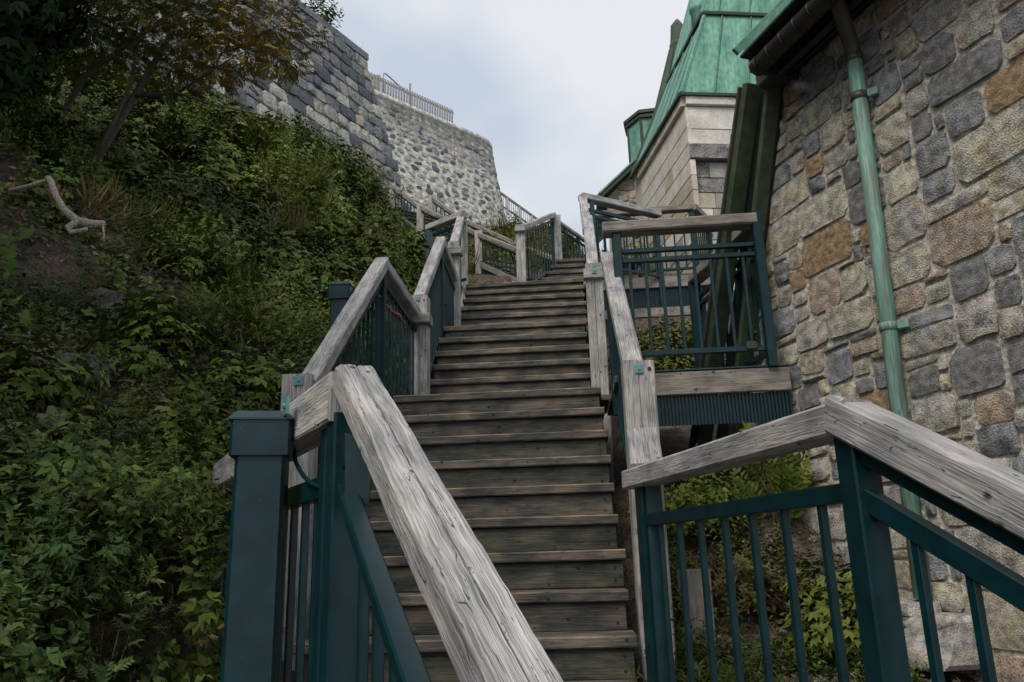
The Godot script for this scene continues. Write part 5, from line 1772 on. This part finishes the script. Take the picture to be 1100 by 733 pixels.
func make_trees() -> void:
	var r := RandomNumberGenerator.new()
	r.seed = 9
	var olive := Color(0.21, 0.21, 0.045)
	var amber := Color(0.40, 0.25, 0.055)
	var green := Color(0.13, 0.165, 0.042)
	var B := Vector3(-4.42, 3.35, -6.4)
	var limbs := [
		[[B, Vector3(-4.14, 3.86, -6.35), Vector3(-3.87, 4.31, -6.3), Vector3(-3.56, 4.9, -6.25), Vector3(-3.2, 5.7, -6.1)], [0.055, 0.042, 0.033, 0.024, 0.014]],
		[[B + Vector3(0.1, 0.1, 0.05), Vector3(-4.02, 3.9, -6.2), Vector3(-3.86, 4.25, -6.15), Vector3(-3.72, 4.75, -6.0)], [0.026, 0.022, 0.018, 0.010]],
		[[Vector3(-3.90, 4.25, -6.3), Vector3(-3.62, 4.22, -6.25), Vector3(-3.43, 4.19, -6.2), Vector3(-3.1, 4.02, -6.15), Vector3(-2.6, 3.82, -6.05), Vector3(-2.13, 3.58, -6.0)], [0.022, 0.018, 0.015, 0.010, 0.007, 0.004]],
		[[Vector3(-3.43, 4.19, -6.2), Vector3(-3.40, 4.5, -6.2), Vector3(-3.44, 4.75, -6.2), Vector3(-3.38, 5.1, -6.2)], [0.018, 0.013, 0.01, 0.006]],
		[[Vector3(-3.43, 4.19, -6.2), Vector3(-3.1, 4.30, -6.1), Vector3(-2.85, 4.42, -6.05)], [0.015, 0.011, 0.006]],
		[[B + Vector3(-0.25, 0.1, 0.2), Vector3(-4.55, 3.95, -6.2), Vector3(-4.28, 4.35, -6.1), Vector3(-3.8, 4.62, -6.0), Vector3(-3.3, 4.85, -5.9)], [0.045, 0.036, 0.028, 0.018, 0.010]]]
	var cl := []
	for c in [[-2.55, 4.62, -6.0, 0.42, 1], [-2.95, 4.52, -6.1, 0.42, 1], [-2.75, 4.92, -6.0, 0.5, 1], [-3.3, 4.72, -6.1, 0.45, 0], [-3.2, 5.1, -6.0, 0.6, 1], [-3.65, 4.85, -5.9, 0.5, 0], [-3.75, 5.3, -6.0, 0.7, 0], [-4.2, 4.9, -6.0, 0.55, 0], [-2.75, 5.4, -5.8, 0.6, 1], [-4.1, 5.4, -5.8, 0.7, 0], [-3.3, 5.7, -5.6, 0.8, 0], [-4.6, 5.3, -5.6, 0.7, 0], [-3.05, 4.35, -6.1, 0.25, 1], [-2.4, 4.35, -6.05, 0.2, 1], [-4.05, 4.72, -6.2, 0.5, 0], [-4.45, 4.55, -5.9, 0.45, 0], [-3.55, 4.45, -6.25, 0.3, 0], [-3.95, 4.5, -5.6, 0.35, 0]]:
		var o := Vector3(c[0], c[1], c[2])
		cl.append([o, Vector3(c[3] * 1.15, c[3] * 0.38, c[3] * 1.15), int(170 * c[3] / 0.45), green if c[4] == 0 else olive, olive if c[4] == 0 else amber])
	tree("slender_tree", "slender leaning tree with olive and rust-tinged leaves over the bank", limbs, cl, "frond", 0.66, 55)
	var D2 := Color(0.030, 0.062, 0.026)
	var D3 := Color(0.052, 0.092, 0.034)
	limbs = [[[Vector3(-5.1, 3.6, -5.3), Vector3(-4.95, 4.4, -5.2), Vector3(-4.7, 5.4, -5.0), Vector3(-4.4, 6.6, -4.6)], [0.09, 0.075, 0.06, 0.03]],
		[[Vector3(-4.95, 4.4, -5.2), Vector3(-4.4, 4.7, -4.9), Vector3(-3.9, 5.0, -4.6)], [0.04, 0.03, 0.015]]]
	cl = []
	for c in [[-4.45, 3.95, -5.1, 0.42], [-4.1, 4.25, -4.9, 0.42], [-4.6, 4.4, -5.0, 0.5], [-3.85, 4.55, -4.8, 0.38], [-4.2, 4.8, -4.7, 0.6], [-4.75, 5.1, -4.8, 0.6], [-4.9, 4.6, -4.2, 0.7], [-4.4, 4.4, -2.6, 0.9], [-4.9, 3.6, -2.9, 0.8], [-3.6, 3.6, -1.6, 0.8], [-3.0, 3.2, -0.9, 0.7], [-3.7, 2.7, -1.7, 0.6], [-2.6, 3.9, -1.0, 0.8], [-3.2, 4.4, -1.9, 0.8]]:
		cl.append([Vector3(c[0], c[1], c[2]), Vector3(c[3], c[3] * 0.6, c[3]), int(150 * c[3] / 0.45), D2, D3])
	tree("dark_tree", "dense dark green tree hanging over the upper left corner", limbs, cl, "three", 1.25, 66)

func make_bank_things() -> void:
	var t := thing("fallen_branch", "crooked bare pale branch lying across the dark hollow in the bank", "branch", Vector3(-3.3, 2.3, -4.7))
	tube("branch", t, [Vector3(-4.05, 2.47, -4.85), Vector3(-3.83, 2.52, -4.75), Vector3(-3.62, 2.55, -4.74), Vector3(-3.47, 2.575, -4.72)], [0.011, 0.013, 0.015, 0.017], "root", 8)
	tube("branch", t, [Vector3(-3.475, 2.59, -4.72), Vector3(-3.41, 2.53, -4.66), Vector3(-3.33, 2.40, -4.62), Vector3(-3.25, 2.29, -4.60), Vector3(-3.17, 2.215, -4.62), Vector3(-3.10, 2.20, -4.66), Vector3(-3.03, 2.225, -4.72)], [0.02, 0.023, 0.022, 0.024, 0.03, 0.034, 0.022], "root", 9)
	tube("branch", t, [Vector3(-3.15, 2.21, -4.62), Vector3(-3.19, 2.15, -4.58), Vector3(-3.17, 2.11, -4.58), Vector3(-3.08, 2.15, -4.62)], [0.022, 0.022, 0.02, 0.012], "root", 8)
	tube("branch", t, [Vector3(-3.03, 2.2, -4.7), Vector3(-2.99, 2.12, -4.66), Vector3(-2.97, 2.05, -4.64)], [0.008, 0.006, 0.003], "root", 6)
	var r := RandomNumberGenerator.new()
	r.seed = 70
	var rootspots := [[-3.35, -4.35], [-3.15, -4.1], [-3.0, -4.0], [-3.3, -3.95], [-2.85, -4.15], [-3.45, -4.2]]
	t = thing("hanging_roots", "tangle of thin bare roots hanging from the soil at the left edge", "roots", Vector3(-3.2, 1.5, -4.1))
	for q in rootspots:
		for k in 3:
			var p := Vector3(q[0] + r.randf_range(-0.1, 0.1), 0, q[1] + r.randf_range(-0.1, 0.1))
			p.y = ground_at(p.x, p.z) + 0.12
			var pts := [p]
			var d := Vector3(r.randf_range(0.1, 0.4), -0.8, r.randf_range(0.1, 0.5))
			for s in 5:
				d += rand_dir(r) * 0.45
				p += d.normalized() * 0.11
				p.y = maxf(p.y, ground_at(p.x, p.z) + 0.012)
				pts.append(p)
			tube("root", t, pts, [0.008, 0.007, 0.006, 0.005, 0.004, 0.002], "twig", 6)
	for b in [["boulder", "angular grey rock stuck in the bank below the fallen branch", Vector3(-2.98, 0, -4.78), Vector3(0.11, 0.17, 0.12)], ["boulder", "broad dark ledge of rock low in the hollow of the bank", Vector3(-2.75, 0, -4.25), Vector3(0.24, 0.13, 0.2)], ["boulder", "small flat rock beside the eroded track on the bank", Vector3(-3.05, 0, -7.15), Vector3(0.14, 0.06, 0.1)]]:
		var p: Vector3 = b[2]
		if p.y == 0.0:
			p.y = ground_at(p.x, p.z) + 0.0
		t = thing(b[0], b[1], "rock", p, "rocks in the bank")
		part("stone", rock_mesh(b[3], r.randi() % 1000), M.rock, t, Transform3D(Basis(Vector3.UP, 0.5), p))
	# brown dead stems on the upper bank
	for q in [["dead_stems", "reddish dead vine stems hanging on the upper bank, left of the walkway", -2.75, -9.7], ["dead_stems", "pale dead stems at the edge of the eroded track on the bank", -3.35, -8.4]]:
		t = thing(q[0], q[1], "dead plant", Vector3(q[2], ground_at(q[2], q[3]), q[3]), "dead stems on the bank")
		for k in 12:
			var a := Vector3(q[2] + r.randf_range(-0.25, 0.2), 0, q[3] + r.randf_range(-0.25, 0.25))
			a.y = ground_at(a.x, a.z) + 0.30
			var b := a + Vector3(r.randf_range(0.1, 0.35), -0.42, r.randf_range(0.05, 0.35))
			b.y = maxf(b.y, ground_at(b.x, b.z) + 0.02)
			tube("stem", t, [a, a.lerp(b, 0.5) + Vector3(0.05, 0.06, 0.03), b], [0.006, 0.007, 0.005], "twig", 5)

func rock_mesh(s: Vector3, sd: int) -> ArrayMesh:
	var st := begin()
	st.set_smooth_group(-1)
	var n := FastNoiseLite.new()
	n.seed = sd
	n.frequency = 0.9
	var rows := 8
	var cols := 12
	var pt := func(i: int, j: int) -> Vector3:
		var a := PI * i / rows
		var b := TAU * (j % cols) / cols
		var d := Vector3(sin(a) * cos(b), cos(a), sin(a) * sin(b))
		var k := 1.0 + n.get_noise_3d(d.x * 1.4, d.y * 1.4, d.z * 1.4) * 0.75
		d = Vector3(clampf(d.x * k, -1.0, 0.92), clampf(d.y * k, -0.9, 0.8), clampf(d.z * k, -0.95, 1.0))
		return d * s
	for i in rows:
		for j in cols:
			quad(st, pt.call(i, j), pt.call(i, j + 1), pt.call(i + 1, j + 1), pt.call(i + 1, j))
	return done(st)

func on_ground(x: float, z: float, dy := 0.0) -> Vector3:
	return Vector3(x, ground_at(x, z) + dy, z)

func make_plants() -> void:
	# large round-lobed leaves: the leaves are parts
	var r := RandomNumberGenerator.new()
	r.seed = 12
	for g in [["round_leaf_plant", "group of round lobed leaves growing on bare soil below the fallen branch", -3.15, -4.5, 26, 0.45, 0.85, MID], ["round_leaf_plant", "dull green round lobed leaves at the left edge, halfway down the bank", -2.42, -3.45, 18, 0.36, 0.8, GREY], ["round_leaf_plant", "dark round lobed leaves low in the bottom left corner", -1.95, -2.55, 12, 0.28, 0.7, DEEP]]:
		var t := thing(g[0], g[1], "plant", on_ground(g[2], g[3]), "round lobed-leaf plants")
		var lob := []
		for k in 5:
			var st := begin()
			tinted(st, sprig_mesh("lobed", 3 + k), Transform3D(), vary(g[7], r, 0.25))
			lob.append(st.commit())
		for i in g[4]:
			var x: float = g[2] + r.randf_range(-1, 1) * g[5]
			var z: float = g[3] + r.randf_range(-1, 1) * g[5] * 0.8
			var s: float = g[6] * r.randf_range(0.6, 1.3)
			var up := (ground_normal(x, z) + Vector3(0.2, 0.35, 0.3)).normalized()
			part("leaf", lob[i % 5], M.leaf, t, upright(r, on_ground(x, z, 0.0), up, s, 0.5))
	# single plants on the bank
	plant("tall_weed", "tall feathery weed with arching stems near the bottom left", on_ground(-1.62, -2.78, 0.02), "feather", 46, Vector3(0.20, 0.62, 0.20), 0.85, [MID, GREY], 201, "plant", 5)
	plant("tall_weed", "feathery weed leaning over beside the near capped post", on_ground(-1.75, -3.35, 0.0), "feather", 46, Vector3(0.2, 0.5, 0.22), 0.8, [MID, FRESH], 211, "plant", 4)
	plant("tall_weed", "narrow-leaved weed standing at the bottom left edge of the bank", on_ground(-1.95, -2.75, 0.0), "narrow", 50, Vector3(0.22, 0.45, 0.22), 0.9, [DEEP, MID], 221, "plant", 5)
	plant("bushy_weed", "soft bushy light green plant in the middle of the bank", on_ground(-2.3, -4.95, 0.0), "feather", 120, Vector3(0.36, 0.36, 0.34), 0.9, [MID, FRESH], 231, "plant", 5)
	plant("bushy_weed", "rounded yellow-green weed left of the pale handrail's lower end", on_ground(-1.95, -4.6, 0.0), "three", 80, Vector3(0.30, 0.28, 0.30), 0.85, [FRESH, MID], 241, "plant", 4)
	plant("bushy_weed", "broad fresh green weed on the slope behind the distant capped post", on_ground(-2.35, -6.1, 0.0), "ovate", 110, Vector3(0.40, 0.35, 0.4), 1.0, [MID, FRESH], 251, "plant", 4)
	var more := [
		["leafy_weed", "pale green weed on the soil lip right of the fallen branch", -2.75, -5.3, "three", 60, Vector3(0.28, 0.25, 0.28), 0.8, FRESH, MID],
		["leafy_weed", "wide-leaved weed beside the angular grey rock", -2.55, -4.6, "three", 50, Vector3(0.25, 0.28, 0.25), 0.95, FRESH, FRESH],
		["leafy_weed", "low yellow-green weed in the middle of the left edge", -2.75, -3.75, "three", 50, Vector3(0.26, 0.22, 0.26), 0.9, FRESH, MID],
		["leafy_weed", "fresh weed above the near capped post", -1.9, -3.75, "ovate", 60, Vector3(0.22, 0.32, 0.24), 0.8, FRESH, MID],
		["leafy_weed", "broad-leaved weed left of the near capped post", -2.15, -3.05, "three", 60, Vector3(0.26, 0.3, 0.26), 0.85, MID, FRESH],
		["grass_tuft", "long dry grass tuft on the soil lip below the tree", -3.55, -5.75, "grass", 40, Vector3(0.45, 0.10, 0.4), 1.0, DRY, FRESH],
		["grass_tuft", "tan grass hanging over the hollow above the fallen branch", -3.5, -5.2, "grass", 40, Vector3(0.45, 0.08, 0.35), 0.95, DRY, DRY],
		["grass_tuft", "green grass tuft on the bank left of the distant capped post", -2.6, -5.9, "grass", 40, Vector3(0.4, 0.1, 0.4), 1.0, FRESH, DRY],
		["grass_tuft", "pale grass tuft beside the eroded track on the bank", -3.0, -7.8, "grass", 40, Vector3(0.5, 0.1, 0.45), 1.2, FRESH, DRY],
		["bushy_weed", "plumy grey-green weed halfway up the bank", -2.75, -5.65, "feather", 110, Vector3(0.34, 0.4, 0.34), 0.95, GREY, FRESH],
		["bushy_weed", "dense light green clump high on the bank below the track", -3.3, -6.35, "ovate", 110, Vector3(0.42, 0.34, 0.4), 1.0, FRESH, FRESH],
		["bushy_weed", "leafy clump just left of the first landing", -1.95, -5.6, "narrow", 90, Vector3(0.3, 0.36, 0.3), 0.95, FRESH, MID],
		["bushy_weed", "bright clump above the eroded track, right of the tree", -3.9, -8.3, "three", 120, Vector3(0.55, 0.42, 0.5), 1.2, FRESH, FRESH],
		["bushy_weed", "leafy clump on the upper bank left of the second landing", -2.1, -7.6, "ovate", 90, Vector3(0.36, 0.34, 0.36), 1.0, MID, FRESH]]
	var sdm := 600
	for q in more:
		plant(q[0], q[1], on_ground(q[2], q[3]), q[4], q[5], q[6], q[7], [q[8], q[9]], sdm, "plant" if q[0] != "grass_tuft" else "grass", 4 if q[0] != "grass_tuft" else 0)
		sdm += 10
	plant("crest_shrub", "lush yellow-green shrub at the foot of the dressed wall below the tree", on_ground(-5.0, -10.2, 0.1), "three", 170, Vector3(0.75, 0.45, 0.7), 1.4, [FRESH, MID], 261, "shrub", 6)
	plant("crest_shrub", "spreading bright shrub below the middle of the dressed wall", on_ground(-4.55, -12.1, 0.1), "ovate", 150, Vector3(0.7, 0.4, 0.7), 1.5, [FRESH, MID], 271, "shrub", 6)
	plant("crest_shrub", "loose light green shrub near the right foot of the dressed wall", on_ground(-3.75, -13.4, 0.1), "narrow", 120, Vector3(0.6, 0.45, 0.6), 1.5, [FRESH, MID], 281, "shrub", 6)
	plant("path_shrub", "small dense shrub beside the post where the walkway railing starts", on_ground(-2.0, -9.55, 0.0), "ovate", 90, Vector3(0.28, 0.36, 0.3), 0.8, [MID, FRESH], 291, "shrub", 4)
	plant("tuft_bush", "spiky olive bush at the base of the rubble wall", Vector3(-1.75, ground_at(-1.75, -21.0), -21.0), "grass", 130, Vector3(0.9, 0.5, 0.8), 2.4, [Color(0.12, 0.14, 0.035), Color(0.18, 0.17, 0.05)], 301, "shrub", 3)
	plant("tuft_bush", "dark bush on the slope below the distant sloping fence", Vector3(-1.9, ground_at(-1.9, -27.0), -27.0), "ovate", 160, Vector3(0.9, 0.7, 1.2), 2.2, [DEEP, MID], 311, "shrub", 3)
	plant("wall_top_plant", "small leafy plant growing on top of the dressed wall", Vector3(-5.35, 11.95, -15.6), "ovate", 60, Vector3(0.4, 0.55, 0.4), 1.6, [MID, GREY], 321, "plant", 3)
	# garden right of the stairs
	var rust := Color(0.11, 0.06, 0.04)
	plant("garden_shrub", "leafy green bush below the right foreground handrail, at the back of the garden", on_ground(0.72, -4.95, 0.0), "ovate", 230, Vector3(0.34, 0.40, 0.3), 0.72, [FRESH, MID], 331, "shrub", 5, "garden bushes")
	plant("garden_shrub", "fern-like plant with upright fronds against the stone wall", on_ground(1.22, -4.98, 0.0), "frond", 60, Vector3(0.2, 0.42, 0.2), 1.1, [MID, FRESH], 341, "shrub", 5, "garden bushes")
	plant("garden_shrub", "dull brownish-green low bush in the middle of the garden", on_ground(0.85, -4.45, 0.0), "ovate", 210, Vector3(0.36, 0.34, 0.28), 0.62, [rust, MID], 351, "shrub", 5, "garden bushes")
	plant("garden_shrub", "bright lobed-leaf bush behind the corner post, beside the footing block", on_ground(1.28, -4.25, 0.0), "three", 190, Vector3(0.28, 0.40, 0.24), 0.58, [MID, FRESH], 361, "shrub", 5, "garden bushes")
	plant("garden_shrub", "low dark plant at the foot of the newel post", on_ground(0.62, -3.75, 0.0), "narrow", 80, Vector3(0.26, 0.22, 0.26), 0.75, [DEEP, MID], 371, "shrub", 4, "garden bushes")
	plant("garden_shrub", "flowering reddish-green shrub seen through the near balcony railing", on_ground(0.85, -7.3, 0.1), "ovate", 170, Vector3(0.5, 0.5, 0.4), 1.05, [Color(0.10, 0.075, 0.04), FRESH], 381, "shrub", 5, "garden bushes")
	plant("garden_shrub", "yellow-green shrub in the shade under the far balcony", on_ground(1.15, -8.3, 0.1), "three", 110, Vector3(0.4, 0.32, 0.35), 1.0, [FRESH, MID], 391, "shrub", 5, "garden bushes")
	var gx := []; var gc := []
	for i in 1500:
		var x := r.randf_range(0.45, 1.75)
		var z := r.randf_range(-5.1, -2.6)
		if nz.get_noise_2d(x * 120.0, z * 120.0) < -0.05 or x > 1.95 + (z + 3.6) * 0.38 - 0.28:
			continue
		gx.append(upright(r, on_ground(x, z), Vector3.UP, r.randf_range(0.35, 0.8), 0.6))
		gc.append(vary(blend(DEEP, FRESH, r.randf()), r, 0.2))
	scatter("garden_weeds", "low weeds scattered over the garden soil right of the stairs", "weeds", sprig_mesh("ovate", 44), gx, gc)
	var t := thing("wooden_block", "squared timber block standing in the garden behind the newel post", "timber", on_ground(0.6, -4.28))
	wood("timber", t, Vector3(0.60, -0.75, -4.28), Vector3(0.60, -0.085, -4.28), 0.13, 0.13, "wood_brown", Vector3(0.3, 0, 1))

# ------------------------------------------------------------------
func _ready() -> void:
	rng.seed = 2024
	nz.seed = 3
	nz.frequency = 0.01
	nz.fractal_octaves = 3
	make_camera()
	make_sky()
	make_materials()
	make_ground()
	make_left_walls()
	make_right_building()
	make_far_buildings()
	make_stairs()
	make_bank_things()
	make_trees()
	make_bank_cover()
	make_plants()
